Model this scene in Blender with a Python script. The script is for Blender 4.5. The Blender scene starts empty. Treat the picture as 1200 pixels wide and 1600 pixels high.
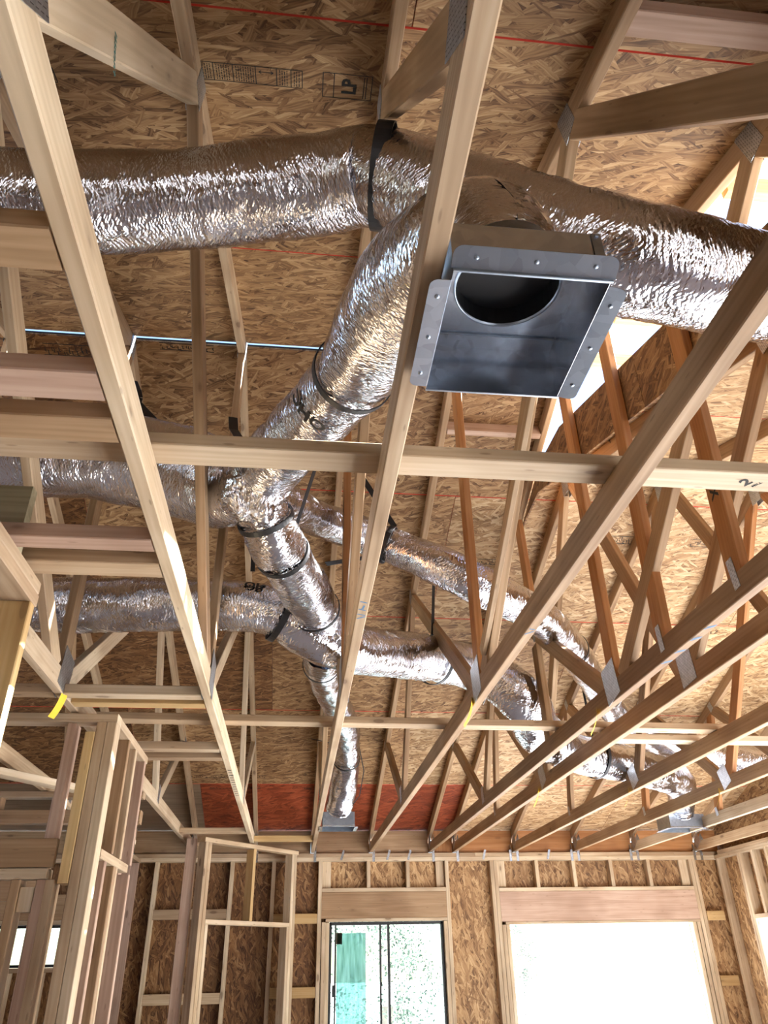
import bpy, bmesh, math, random
from mathutils import Vector, Matrix, noise
from math import sin, cos, tan, pi, radians, sqrt, atan2, hypot

S = bpy.context.scene
COL = S.collection
random.seed(7)
CZ = 1.70                     # eye height above the slab; heights below are given from the eye


def V(x, y=None, z=None):
    if y is None:
        x, y, z = x
    return Vector((x, y, z + CZ))


# ------------------------------------------------------------------ camera
def make_camera():
    yaw, pit, rol = radians(6.73), radians(31.06), radians(-1.11)
    f = Vector((sin(yaw) * cos(pit), cos(yaw) * cos(pit), sin(pit)))
    r = Vector((cos(yaw), -sin(yaw), 0))
    u = r.cross(f)
    r2 = r * cos(rol) + u * sin(rol)
    u2 = -r * sin(rol) + u * cos(rol)
    cd = bpy.data.cameras.new('camera')
    cd.sensor_fit = 'VERTICAL'
    cd.sensor_height = 24
    cd.lens = 1171.1 / 1600 * 24
    cd.clip_start = .05
    cd.clip_end = 500
    c = bpy.data.objects.new('camera', cd)
    COL.objects.link(c)
    m = Matrix((r2, u2, -f)).transposed().to_4x4()
    m.translation = V(0, 0, 0)
    c.matrix_world = m
    S.camera = c


make_camera()

# ------------------------------------------------------------------ world, sun, exposure
W = bpy.data.worlds.new('sky')
S.world = W
W.use_nodes = True
nt = W.node_tree
bg = nt.nodes['Background']
sky = nt.nodes.new('ShaderNodeTexSky')
sky.sky_type = 'NISHITA'
sky.sun_disc = False
sky.sun_elevation = radians(39)
sky.sun_rotation = radians(82)
sky.air_density = 1.0
sky.dust_density = 0.6
nt.links.new(sky.outputs[0], bg.inputs[0])
bg.inputs[1].default_value = 0.42

SUN = bpy.data.lights.new('sun', 'SUN')
SUN.energy = 52.0
SUN.angle = radians(.6)
SUN.color = (1, .98, .96)
so = bpy.data.objects.new('sun', SUN)
COL.objects.link(so)
sd = Vector((.74, .10, .62)).normalized()      # towards the sun
so.rotation_euler = sd.to_track_quat('Z', 'Y').to_euler()
so.location = sd * 40

S.view_settings.view_transform = 'Standard'
S.view_settings.look = 'None'
S.view_settings.gamma = 1
S.view_settings.use_curve_mapping = False
S.view_settings.exposure = 0.70
S.cycles.max_bounces = 10
S.cycles.diffuse_bounces = 6
S.cycles.glossy_bounces = 4
S.cycles.caustics_reflective = False
S.cycles.caustics_refractive = False
S.cycles.sample_clamp_indirect = 8


# ------------------------------------------------------------------ materials
def newmat(name):
    m = bpy.data.materials.new(name)
    m.use_nodes = True
    n = m.node_tree.nodes
    return m, n, m.node_tree.links, n['Principled BSDF']


def N(n, t, **k):
    x = n.new(t)
    for a, b in k.items():
        setattr(x, a, b)
    return x


def ramp(n, stops, interp='LINEAR'):
    r = n.new('ShaderNodeValToRGB')
    r.color_ramp.interpolation = interp
    e = r.color_ramp.elements
    while len(e) > 1:
        e.remove(e[-1])
    e[0].position = stops[0][0]
    e[0].color = (*stops[0][1], 1)
    for p, c in stops[1:]:
        x = e.new(p)
        x.color = (*c, 1)
    return r


def hexc(h):
    c = [int(h[i:i + 2], 16) / 255 for i in (0, 2, 4)]
    return tuple(x / 12.92 if x <= .04045 else ((x + .055) / 1.055) ** 2.4 for x in c)


def math_(n, l, op, a, b=None):
    m = n.new('ShaderNodeMath')
    m.operation = op
    for i, q in enumerate((a, b)):
        if q is None:
            continue
        if isinstance(q, (int, float)):
            m.inputs[i].default_value = q
        else:
            l.new(q, m.inputs[i])
    return m.outputs[0]


def mixc(n, l, fac, a, b, mode='MIX'):
    m = n.new('ShaderNodeMix')
    m.data_type = 'RGBA'
    m.blend_type = mode
    for i, q in ((0, fac), (6, a), (7, b)):
        if isinstance(q, (int, float)):
            m.inputs[i].default_value = q
        elif isinstance(q, tuple):
            m.inputs[i].default_value = (*q, 1)
        else:
            l.new(q, m.inputs[i])
    return m.outputs[2]


def wood(name, lo, mid, hi, knot=.5, rough=.62):
    """lumber with the grain along local X; every board gets its own offset and tint"""
    m, n, l, p = newmat(name)
    tc = N(n, 'ShaderNodeTexCoord')
    oi = N(n, 'ShaderNodeObjectInfo')
    add = N(n, 'ShaderNodeVectorMath', operation='MULTIPLY_ADD')
    l.new(oi.outputs['Random'], add.inputs[0])
    add.inputs[1].default_value = (37, 19, 23)
    l.new(tc.outputs['Object'], add.inputs[2])
    mp = N(n, 'ShaderNodeMapping')
    mp.inputs['Scale'].default_value = (1.1, 22, 22)
    l.new(add.outputs[0], mp.inputs[0])
    n1 = N(n, 'ShaderNodeTexNoise')
    n1.inputs['Scale'].default_value = 1.6
    n1.inputs['Detail'].default_value = 5
    n1.inputs['Distortion'].default_value = .6
    l.new(mp.outputs[0], n1.inputs[0])
    mp2 = N(n, 'ShaderNodeMapping')
    mp2.inputs['Scale'].default_value = (.8, 9, 9)
    l.new(add.outputs[0], mp2.inputs[0])
    wv = N(n, 'ShaderNodeTexWave', wave_type='RINGS', rings_direction='X')
    wv.inputs['Scale'].default_value = 2.6
    wv.inputs['Distortion'].default_value = 3.5
    wv.inputs['Detail'].default_value = 2
    l.new(mp2.outputs[0], wv.inputs[0])
    f = math_(n, l, 'ADD', math_(n, l, 'MULTIPLY', n1.outputs[0], .92), math_(n, l, 'MULTIPLY', wv.outputs['Fac'], .08))
    r = ramp(n, [(.25, lo), (.5, mid), (.78, hi)])
    l.new(f, r.inputs[0])
    # blotches of age along the board
    n2 = N(n, 'ShaderNodeTexNoise')
    n2.inputs['Scale'].default_value = 2.2
    n2.inputs['Detail'].default_value = 2
    l.new(add.outputs[0], n2.inputs[0])
    r2 = ramp(n, [(.38, (.72, .66, .62)), (.6, (1, 1, 1))])
    l.new(n2.outputs[0], r2.inputs[0])
    c = mixc(n, l, .75, r.outputs[0], r2.outputs[0], 'MULTIPLY')
    # per board tint
    r3 = ramp(n, [(0, (.80, .74, .68)), (.5, (1, .97, .93)), (1, (1.1, 1.08, 1.02))])
    l.new(oi.outputs['Random'], r3.inputs[0])
    c = mixc(n, l, 1.0, c, r3.outputs[0], 'MULTIPLY')
    # knots
    mp3 = N(n, 'ShaderNodeMapping')
    mp3.inputs['Scale'].default_value = (2.8, 8, 8)
    l.new(add.outputs[0], mp3.inputs[0])
    vo = N(n, 'ShaderNodeTexVoronoi')
    vo.inputs['Scale'].default_value = 1.0
    l.new(mp3.outputs[0], vo.inputs[0])
    kr = ramp(n, [(.08, (1, 1, 1)), (.10, (.35, .35, .35)), (.17, (0, 0, 0))])
    l.new(vo.outputs['Distance'], kr.inputs[0])
    c = mixc(n, l, math_(n, l, 'MULTIPLY', kr.outputs[0], knot), c, (.09, .04, .02))
    mp4 = N(n, 'ShaderNodeMapping')
    mp4.inputs['Scale'].default_value = (7, 34, 34)
    l.new(add.outputs[0], mp4.inputs[0])
    v4 = N(n, 'ShaderNodeTexVoronoi')
    v4.inputs['Scale'].default_value = 1.0
    l.new(mp4.outputs[0], v4.inputs[0])
    k4 = ramp(n, [(.07, (1, 1, 1)), (.13, (0, 0, 0))])
    l.new(v4.outputs['Distance'], k4.inputs[0])
    c = mixc(n, l, math_(n, l, 'MULTIPLY', k4.outputs[0], knot * .7), c, (.12, .06, .03))
    l.new(c, p.inputs['Base Color'])
    p.inputs['Roughness'].default_value = rough
    p.inputs['Specular IOR Level'].default_value = .3
    b = N(n, 'ShaderNodeBump')
    b.inputs['Strength'].default_value = .25
    b.inputs['Distance'].default_value = .003
    l.new(f, b.inputs['Height'])
    l.new(b.outputs[0], p.inputs['Normal'])
    return m


def osb(name, cols, tint=None, scale=1.0, rot=0.0):
    """strand board: four layers of long flakes laid at different angles, the highest one showing"""
    m, n, l, p = newmat(name)
    tc = N(n, 'ShaderNodeTexCoord')
    oi = N(n, 'ShaderNodeObjectInfo')
    add = N(n, 'ShaderNodeVectorMath', operation='MULTIPLY_ADD')
    l.new(oi.outputs['Random'], add.inputs[0])
    add.inputs[1].default_value = (31, 17, 0)
    l.new(tc.outputs['Object'], add.inputs[2])
    nz = N(n, 'ShaderNodeTexNoise')
    nz.inputs['Scale'].default_value = 9
    l.new(add.outputs[0], nz.inputs[0])
    ws = N(n, 'ShaderNodeVectorMath', operation='MULTIPLY_ADD')
    l.new(nz.outputs['Color'], ws.inputs[0])
    ws.inputs[1].default_value = (.022, .022, 0)
    l.new(add.outputs[0], ws.inputs[2])
    best = col = None
    for k, (ang, sx, sy) in enumerate(((4, 8, 46), (27, 9, 52), (-33, 10, 50), (66, 11, 46))):
        mp = N(n, 'ShaderNodeMapping')
        mp.inputs['Rotation'].default_value = (0, 0, radians(ang + rot))
        mp.inputs['Location'].default_value = (k * 3.3, k * 1.7, 0)
        l.new(ws.outputs[0], mp.inputs[0])
        sc = N(n, 'ShaderNodeVectorMath', operation='MULTIPLY')
        sc.inputs[1].default_value = (sx * scale, sy * scale, 0)
        l.new(mp.outputs[0], sc.inputs[0])
        vo = N(n, 'ShaderNodeTexVoronoi', voronoi_dimensions='2D')
        vo.inputs['Scale'].default_value = 1
        l.new(sc.outputs[0], vo.inputs[0])
        sp = N(n, 'ShaderNodeSeparateColor')
        l.new(vo.outputs['Color'], sp.inputs[0])
        h = math_(n, l, 'SUBTRACT', sp.outputs[1], math_(n, l, 'MULTIPLY', vo.outputs['Distance'], .35))
        if k > 1:
            h = math_(n, l, 'SUBTRACT', h, .10 * (k - 1))
        fs_ = N(n, 'ShaderNodeVectorMath', operation='MULTIPLY')
        fs_.inputs[1].default_value = (10 * scale, 150 * scale, 0)
        l.new(mp.outputs[0], fs_.inputs[0])
        fo = N(n, 'ShaderNodeVectorMath', operation='ADD')
        l.new(fs_.outputs[0], fo.inputs[0])
        l.new(vo.outputs['Color'], fo.inputs[1])
        fb = N(n, 'ShaderNodeTexNoise', noise_dimensions='2D')
        fb.inputs['Scale'].default_value = 1
        fb.inputs['Detail'].default_value = 2
        l.new(fo.outputs[0], fb.inputs[0])
        fcol = math_(n, l, 'ADD', math_(n, l, 'MULTIPLY', sp.outputs[0], .42), math_(n, l, 'MULTIPLY', fb.outputs[0], .62))
        if best is None:
            best, col = h, fcol
        else:
            g = math_(n, l, 'GREATER_THAN', h, best)
            mx = N(n, 'ShaderNodeMix')
            l.new(g, mx.inputs[0])
            l.new(col, mx.inputs[2])
            l.new(fcol, mx.inputs[3])
            col = mx.outputs[0]
            best = math_(n, l, 'MAXIMUM', best, h)
    fine = N(n, 'ShaderNodeTexNoise')
    mpf = N(n, 'ShaderNodeMapping')
    mpf.inputs['Scale'].default_value = (14, 90, 1)
    l.new(ws.outputs[0], mpf.inputs[0])
    l.new(mpf.outputs[0], fine.inputs[0])
    fine.inputs['Scale'].default_value = 1
    fine.inputs['Detail'].default_value = 4
    v = col
    r = ramp(n, cols)
    l.new(v, r.inputs[0])
    # gaps between flakes
    gr = ramp(n, [(.30, (.5, .42, .36)), (.48, (1, 1, 1))])
    l.new(best, gr.inputs[0])
    c = mixc(n, l, .7, r.outputs[0], gr.outputs[0], 'MULTIPLY')
    r3 = ramp(n, [(0, (.86, .82, .78)), (1, (1.08, 1.05, 1.0))])
    l.new(oi.outputs['Random'], r3.inputs[0])
    c = mixc(n, l, 1.0, c, r3.outputs[0], 'MULTIPLY')
    if tint:
        c = mixc(n, l, tint[1], c, tint[0])
    l.new(c, p.inputs['Base Color'])
    p.inputs['Roughness'].default_value = .6
    p.inputs['Specular IOR Level'].default_value = .3
    b = N(n, 'ShaderNodeBump')
    b.inputs['Strength'].default_value = .5
    b.inputs['Distance'].default_value = .002
    l.new(math_(n, l, 'ADD', best, math_(n, l, 'MULTIPLY', fine.outputs[0], .4)), b.inputs['Height'])
    l.new(b.outputs[0], p.inputs['Normal'])
    return m


def foil():
    m, n, l, p = newmat('foil_jacket')
    uv = N(n, 'ShaderNodeUVMap')
    oi = N(n, 'ShaderNodeObjectInfo')
    add = N(n, 'ShaderNodeVectorMath', operation='MULTIPLY_ADD')
    l.new(oi.outputs['Random'], add.inputs[0])
    add.inputs[1].default_value = (13, 7, 0)
    l.new(uv.outputs[0], add.inputs[2])
    nz = N(n, 'ShaderNodeTexNoise')
    nz.inputs['Scale'].default_value = 7
    nz.inputs['Detail'].default_value = 2
    l.new(add.outputs[0], nz.inputs[0])
    ws = N(n, 'ShaderNodeVectorMath', operation='MULTIPLY_ADD')
    l.new(nz.outputs['Color'], ws.inputs[0])
    ws.inputs[1].default_value = (.06, .06, 0)
    l.new(add.outputs[0], ws.inputs[2])

    def layer(rot, sx, sy, kind):
        mp = N(n, 'ShaderNodeMapping')
        mp.inputs['Rotation'].default_value = (0, 0, radians(rot))
        l.new(ws.outputs[0], mp.inputs[0])
        sc = N(n, 'ShaderNodeVectorMath', operation='MULTIPLY')
        sc.inputs[1].default_value = (sx, sy, 0)
        l.new(mp.outputs[0], sc.inputs[0])
        if kind == 'v':
            t = N(n, 'ShaderNodeTexVoronoi', voronoi_dimensions='2D', feature='SMOOTH_F1')
            t.inputs['Scale'].default_value = 1
            t.inputs['Smoothness'].default_value = .25
            l.new(sc.outputs[0], t.inputs[0])
            return t.outputs['Distance']
        t = N(n, 'ShaderNodeTexNoise', noise_dimensions='2D')
        t.inputs['Scale'].default_value = 1
        t.inputs['Detail'].default_value = 4
        t.inputs['Roughness'].default_value = .62
        l.new(sc.outputs[0], t.inputs[0])
        return t.outputs[0]
    a = layer(14, 105, 18, 'v')
    b_ = layer(-20, 140, 34, 'v')
    c_ = layer(8, 45, 13, 'n')
    h = math_(n, l, 'ADD', math_(n, l, 'MULTIPLY', a, .55), math_(n, l, 'ADD', math_(n, l, 'MULTIPLY', b_, .35), math_(n, l, 'MULTIPLY', c_, .8)))
    b = N(n, 'ShaderNodeBump')
    b.inputs['Strength'].default_value = .6
    b.inputs['Distance'].default_value = .006
    l.new(h, b.inputs['Height'])
    l.new(b.outputs[0], p.inputs['Normal'])
    # faint scrim grid printed into the jacket
    p.inputs['Base Color'].default_value = (.66, .655, .69, 1)
    p.inputs['Metallic'].default_value = 1
    rr = ramp(n, [(.3, (.08, .08, .08)), (.7, (.20, .20, .20))])
    l.new(c_, rr.inputs[0])
    l.new(rr.outputs[0], p.inputs['Roughness'])
    return m


def galv(name, col, rough=.34, scale=40, teeth=False):
    m, n, l, p = newmat(name)
    tc = N(n, 'ShaderNodeTexCoord')
    vo = N(n, 'ShaderNodeTexVoronoi')
    vo.inputs['Scale'].default_value = scale
    l.new(tc.outputs['Object'], vo.inputs[0])
    sp = N(n, 'ShaderNodeSeparateColor')
    l.new(vo.outputs['Color'], sp.inputs[0])
    r = ramp(n, [(0, tuple(c * .86 for c in col)), (1, tuple(min(1, c * 1.1) for c in col))])
    l.new(sp.outputs[0], r.inputs[0])
    l.new(r.outputs[0], p.inputs['Base Color'])
    p.inputs['Metallic'].default_value = 1
    p.inputs['Roughness'].default_value = rough
    if teeth:
        br = N(n, 'ShaderNodeTexBrick')
        br.inputs['Scale'].default_value = 1
        br.inputs['Color1'].default_value = br.inputs['Color2'].default_value = (0, 0, 0, 1)
        br.inputs['Mortar'].default_value = (1, 1, 1, 1)
        br.inputs['Mortar Size'].default_value = .0035
        br.inputs['Brick Width'].default_value = .020
        br.inputs['Row Height'].default_value = .0085
        l.new(tc.outputs['Object'], br.inputs[0])
        b = N(n, 'ShaderNodeBump')
        b.inputs['Strength'].default_value = .8
        b.inputs['Distance'].default_value = .003
        l.new(br.outputs['Color'], b.inputs['Height'])
        l.new(b.outputs[0], p.inputs['Normal'])
        c = mixc(n, l, math_(n, l, 'SUBTRACT', 1, br.outputs['Fac']), r.outputs[0], tuple(x * .30 for x in col))
        l.new(c, p.inputs['Base Color'])
    return m


def flat(name, col, rough=.6, metal=0, noise_amt=.15, scale=12):
    m, n, l, p = newmat(name)
    tc = N(n, 'ShaderNodeTexCoord')
    nz = N(n, 'ShaderNodeTexNoise')
    nz.inputs['Scale'].default_value = scale
    nz.inputs['Detail'].default_value = 4
    l.new(tc.outputs['Object'], nz.inputs[0])
    r = ramp(n, [(.3, tuple(c * (1 - noise_amt) for c in col)), (.7, tuple(min(1, c * (1 + noise_amt)) for c in col))])
    l.new(nz.outputs[0], r.inputs[0])
    l.new(r.outputs[0], p.inputs['Base Color'])
    p.inputs['Roughness'].default_value = rough
    p.inputs['Metallic'].default_value = metal
    return m


def pane_glass(name, col, milky):
    m, n, l, p = newmat(name)
    out = n['Material Output']
    tr = N(n, 'ShaderNodeBsdfTransparent')
    tr.inputs[0].default_value = (*col, 1)
    gl = N(n, 'ShaderNodeBsdfGlossy')
    gl.inputs['Roughness'].default_value = .02
    fr = N(n, 'ShaderNodeFresnel')
    mx = N(n, 'ShaderNodeMixShader')
    l.new(fr.outputs[0], mx.inputs[0])
    l.new(tr.outputs[0], mx.inputs[1])
    l.new(gl.outputs[0], mx.inputs[2])
    last = mx
    if milky:
        tl = N(n, 'ShaderNodeBsdfTranslucent')
        tc = N(n, 'ShaderNodeTexCoord')
        mp = N(n, 'ShaderNodeMapping')
        mp.inputs['Scale'].default_value = (16, 1.6, 1)
        l.new(tc.outputs['Object'], mp.inputs[0])
        nz = N(n, 'ShaderNodeTexNoise')
        nz.inputs['Scale'].default_value = 2
        nz.inputs['Detail'].default_value = 5
        l.new(mp.outputs[0], nz.inputs[0])
        r = ramp(n, [(.32, (.20, .32, .29)), (.68, (.62, .74, .71))])
        l.new(nz.outputs[0], r.inputs[0])
        l.new(r.outputs[0], tl.inputs[0])
        m2 = N(n, 'ShaderNodeMixShader')
        m2.inputs[0].default_value = milky
        l.new(mx.outputs[0], m2.inputs[1])
        l.new(tl.outputs[0], m2.inputs[2])
        last = m2
    l.new(last.outputs[0], out.inputs['Surface'])
    return m


PINE = wood('pale_spruce', hexc('b8a488'), hexc('cdbb9f'), hexc('ddcfb8'), .6)
PINE2 = wood('aged_spruce', hexc('a48c6f'), hexc('b9a285'), hexc('ccb99d'), .6)
FIR = wood('brown_fir', hexc('917657'), hexc('a78b6b'), hexc('ba9f81'), .5)
ORANGE = wood('orange_fir', hexc('9c6a3c'), hexc('b27f50'), hexc('bf9266'), .35)
PINK = wood('pinkish_fir', hexc('a68a77'), hexc('ba9f8d'), hexc('c8b09f'), .55)
YELLOW = wood('yellow_pine', hexc('bf9f6c'), hexc('d0b37f'), hexc('dcc498'), .4)
GREENISH = wood('treated_lumber', hexc('8f8a6c'), hexc('a9a387'), hexc('bdb79c'), .3)
GREY = wood('weathered_plywood', hexc('877763'), hexc('9e8d77'), hexc('ae9e89'), .1)
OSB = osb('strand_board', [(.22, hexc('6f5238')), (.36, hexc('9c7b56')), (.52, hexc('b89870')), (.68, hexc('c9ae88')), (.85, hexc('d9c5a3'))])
OSBD = osb('dark_shaded_strand_board', [(.22, hexc('442b19')), (.36, hexc('65452b')), (.52, hexc('7d5a38')), (.68, hexc('916d48')), (.85, hexc('ad8d65'))])  # darker copy; dimness of the left side is put into its colour
OSBM = osb('half_shaded_strand_board', [(.22, hexc('59402a')), (.36, hexc('836343')), (.52, hexc('9f7d57')), (.68, hexc('b2926a')), (.85, hexc('c8ac84'))])  # copy in between, half of that shade painted in
OSBR = osb('red_coated_board', [(.1, hexc('5e2a18')), (.5, hexc('8f4327')), (1, hexc('b86540'))], scale=.7)
REDEDGE = flat('red_edge_sealer', hexc('c8351f'), .6)
FELT = flat('roof_felt', (.03, .028, .026), .9)
DECK = flat('pale_bounce_underlay', (.62, .61, .58), .8)  # underlay made pale to bounce sun up through the gable opening
FOIL = foil()
GALV = galv('galvanised_sheet', (.58, .64, .72), .27)
GALVD = galv('dull_galvanised', (.34, .39, .45), .34)
PLATE = galv('toothed_plate', (.52, .54, .56), .42, 60, True)
BLACK = flat('black_strap', (.012, .012, .013), .45)
INK = flat('stamp_ink', (.02, .018, .015), .8)
GREENINK = flat('green_lumber_ink', (.10, .22, .18), .8)
BLUEINK = flat('blue_lumber_ink', (.12, .22, .34), .8)
TAGY = flat('yellow_paper', hexc('d6b41f'), .7, 0, .06)
CONC = flat('concrete', (.60, .615, .64), .85, 0, .12, 3)
SAND = flat('pale_ground', (.54, .54, .55), .95, 0, .12, .6)
ALU = flat('black_window_frame', (.012, .013, .014), .4)
GLASS = pane_glass('clear_pane', (.90, .97, .95), 0)
GLASSM = pane_glass('dusty_pane', (.42, .62, .58), .5)
LEAF = flat('leaf_green', (.07, .11, .08), .7, 0, .4, 3)
BARK = flat('bark', (.30, .26, .22), .9)


# ------------------------------------------------------------------ object helpers
def link(o, parent=None, M=None):
    COL.objects.link(o)
    if M is not None:
        o.matrix_world = M
    if parent is not None:
        o.parent = parent
        if M is not None:
            o.matrix_basis = Matrix.Translation(-PLOC[parent.name]) @ M
    PLOC[o.name] = (M.translation.copy() if M is not None else Vector((0, 0, 0)))
    PROT[o.name] = M.copy() if M is not None else Matrix.Identity(4)
    return o


PLOC, PROT = {}, {}


def link_sub(o, part, M):
    """a sub-part: parent may be rotated"""
    COL.objects.link(o)
    o.parent = part
    o.matrix_basis = PROT[part.name].inverted() @ M
    PLOC[o.name] = M.translation.copy()
    PROT[o.name] = M.copy()
    return o


def tag(o, label=None, cat=None, group=None, kind=None):
    if label:
        o['label'] = label
    if cat:
        o['category'] = cat
    if group:
        o['group'] = group
    if kind:
        o['kind'] = kind
    return o


def empty(name, loc, label=None, cat=None, group=None, kind=None):
    o = bpy.data.objects.new(name, None)
    o.empty_display_size = .1
    link(o, None, Matrix.Translation(V(loc)))
    return tag(o, label, cat, group, kind)


def mesh_of(name, vs, fs, mats, idx=None, smooth=False):
    me = bpy.data.meshes.new(name)
    me.from_pydata(vs, [], fs)
    for m in (mats if isinstance(mats, (list, tuple)) else [mats]):
        me.materials.append(m)
    if idx:
        me.polygons.foreach_set('material_index', idx)
    if smooth:
        me.polygons.foreach_set('use_smooth', [True] * len(fs))
    me.update()
    return me


_cache = {}


def prism_mesh(L, th, wd, mat, ch=.003):
    """a board of length L along X, thickness th along Y, width wd along Z with eased edges"""
    key = (round(L, 3), th, wd, mat.name)
    if key in _cache:
        return _cache[key]
    a, b = th / 2, wd / 2
    c = min(ch, a * .4, b * .4)
    pr = [(a - c, -b), (a, -b + c), (a, b - c), (a - c, b), (-a + c, b), (-a, b - c), (-a, -b + c), (-a + c, -b)]
    vs = [(s * L / 2, y, z) for s in (-1, 1) for y, z in pr]
    fs = [(i, (i + 1) % 8, 8 + (i + 1) % 8, 8 + i) for i in range(8)]
    fs += [tuple(range(7, -1, -1)), tuple(range(8, 16))]
    _cache[key] = mesh_of('board', vs, fs, mat)
    return _cache[key]


def frame(a, b, up):
    x = (b - a).normalized()
    z = Vector(up) - x * x.dot(Vector(up))
    if z.length < 1e-4:
        z = Vector((0, 1, 0)) - x * x.y
    z.normalize()
    y = z.cross(x)
    m = Matrix((x, y, z)).transposed().to_4x4()
    m.translation = (a + b) / 2
    return m


def board(name, a, b, th, wd, mat, parent=None, up=(0, 0, 1), sub=None):
    a, b = V(a), V(b)
    o = bpy.data.objects.new(name, prism_mesh((b - a).length, th, wd, mat))
    M = frame(a, b, up)
    if sub:
        return link_sub(o, sub, M)
    return link(o, parent, M)


def box(name, lo, hi, mat, parent=None, ch=.003):
    """axis-aligned piece from corner to corner, grain along its longest side"""
    d = [hi[i] - lo[i] for i in range(3)]
    c = [(hi[i] + lo[i]) / 2 for i in range(3)]
    k = max(range(3), key=lambda i: d[i])
    a, b = list(c), list(c)
    a[k] -= d[k] / 2
    b[k] += d[k] / 2
    if k == 2:
        return board(name, a, b, d[0], d[1], mat, parent, (0, 1, 0))
    return board(name, a, b, d[1] if k == 0 else d[0], d[2], mat, parent, (0, 0, 1))


def plate(name, c, nrm, u, w, h, mat, parent, t=.0016, sub=None):
    """a flat rectangular sheet: centre c, normal nrm, long direction u"""
    z = Vector(nrm).normalized()
    x = (Vector(u) - z * z.dot(Vector(u))).normalized()
    y = z.cross(x)
    M = Matrix((x, y, z)).transposed().to_4x4()
    M.translation = V(c)
    vs = [(sx * w / 2, sy * h / 2, sz * t / 2) for sz in (-1, 1) for sx, sy in ((-1, -1), (1, -1), (1, 1), (-1, 1))]
    fs = [(3, 2, 1, 0), (4, 5, 6, 7), (0, 1, 5, 4), (1, 2, 6, 5), (2, 3, 7, 6), (3, 0, 4, 7)]
    o = bpy.data.objects.new(name, mesh_of(name, vs, fs, mat))
    return link_sub(o, sub, M) if sub else link(o, parent, M)


def text_mesh(txt, size, spacing=1.0):
    cu = bpy.data.curves.new('lettering', 'FONT')
    cu.body = txt
    cu.size = size
    cu.align_x = 'CENTER'
    cu.align_y = 'CENTER'
    cu.space_line = .8
    cu.offset = size * .035
    cu.resolution_u = 2
    o = bpy.data.objects.new('lettering', cu)
    COL.objects.link(o)
    dg = bpy.context.evaluated_depsgraph_get()
    me = bpy.data.meshes.new_from_object(o.evaluated_get(dg))
    bpy.data.objects.remove(o)
    bpy.data.curves.remove(cu)
    return me


def strokes_mesh(segs, w, mat):
    """flat ink strokes in the XY plane, segs = [(x0,y0,x1,y1)]"""
    vs, fs = [], []
    for x0, y0, x1, y1 in segs:
        d = Vector((x1 - x0, y1 - y0, 0))
        q = Vector((-d.y, d.x, 0)).normalized() * w / 2
        i = len(vs)
        vs += [(x0 - q.x, y0 - q.y, 0), (x1 - q.x, y1 - q.y, 0), (x1 + q.x, y1 + q.y, 0), (x0 + q.x, y0 + q.y, 0)]
        fs.append((i, i + 1, i + 2, i + 3))
    return mesh_of('ink', vs, fs, mat)


# ------------------------------------------------------------------ roof geometry
T = 1 / 3                         # 4 in 12
YR, ZR = 3.20, 3.01               # high ridge (underside of the boards)
YR2 = 3.98
ZR2 = ZR - T * (YR2 - YR)         # low ridge on the right
CD = .0938                        # upright depth of a sloping 2x4
CT = 1.0                          # underside of the bottom chords
NRM_F = Vector((0, T, 1)).normalized()      # far slope, upward normal
NRM_N = Vector((0, -T, 1)).normalized()


def zfar(y):
    return ZR - T * (y - YR)


def znear(y):
    return ZR - T * (YR - y)


def znear2(y):
    return ZR2 - T * (YR2 - y)


roof = empty('roof', (0, 3.2, 3), None, None, None, 'structure')


def roof_panel(x0, x1, y0, y1, zf, mat, name='roof_panel', bare=()):
    """one sheet on a slope; its long edges are sealed red and show in the joints"""
    th, c = .012, .0035
    pts = [Vector((x, y, zf(y))) for x, y in ((x0, y0), (x1, y0), (x1, y1), (x0, y1))]
    o3 = V(((x0 + x1) / 2, (y0 + y1) / 2, zf((y0 + y1) / 2)))
    ex = Vector((1, 0, 0))
    ey = (pts[3] - pts[0]).normalized()
    ez = ex.cross(ey)
    M = Matrix((ex, ey, ez)).transposed().to_4x4()
    M.translation = o3
    a, b = (x1 - x0) / 2 - .001, (pts[3] - pts[0]).length / 2 - .0005
    vs = [(-a + c * .4, -b + c, 0), (a - c * .4, -b + c, 0), (a - c * .4, b - c, 0), (-a + c * .4, b - c, 0),
          (-a, -b, c), (a, -b, c), (a, b, c), (-a, b, c), (-a, -b, th), (a, -b, th), (a, b, th), (-a, b, th)]
    fs = [(3, 2, 1, 0)]
    ix = [0]
    for i, j in ((0, 1), (1, 2), (2, 3), (3, 0)):
        fs.append((i, j, 4 + j, 4 + i))
        ix.append(1 if i in (0, 2) and i not in bare else 0)
        fs.append((4 + i, 4 + j, 8 + j, 8 + i))
        ix.append(0 if i in bare else 1)
    fs.append((8, 9, 10, 11))
    ix.append(0)
    o = bpy.data.objects.new(name, mesh_of(name, vs, fs, [mat, REDEDGE], ix))
    return link(o, roof, M)


def splits(x0, x1, off):
    xs = [x0]
    x = x0 + off
    while x < x1 - .3:
        xs.append(x)
        x += 2.44
    xs.append(x1)
    return list(zip(xs[:-1], xs[1:]))


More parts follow.
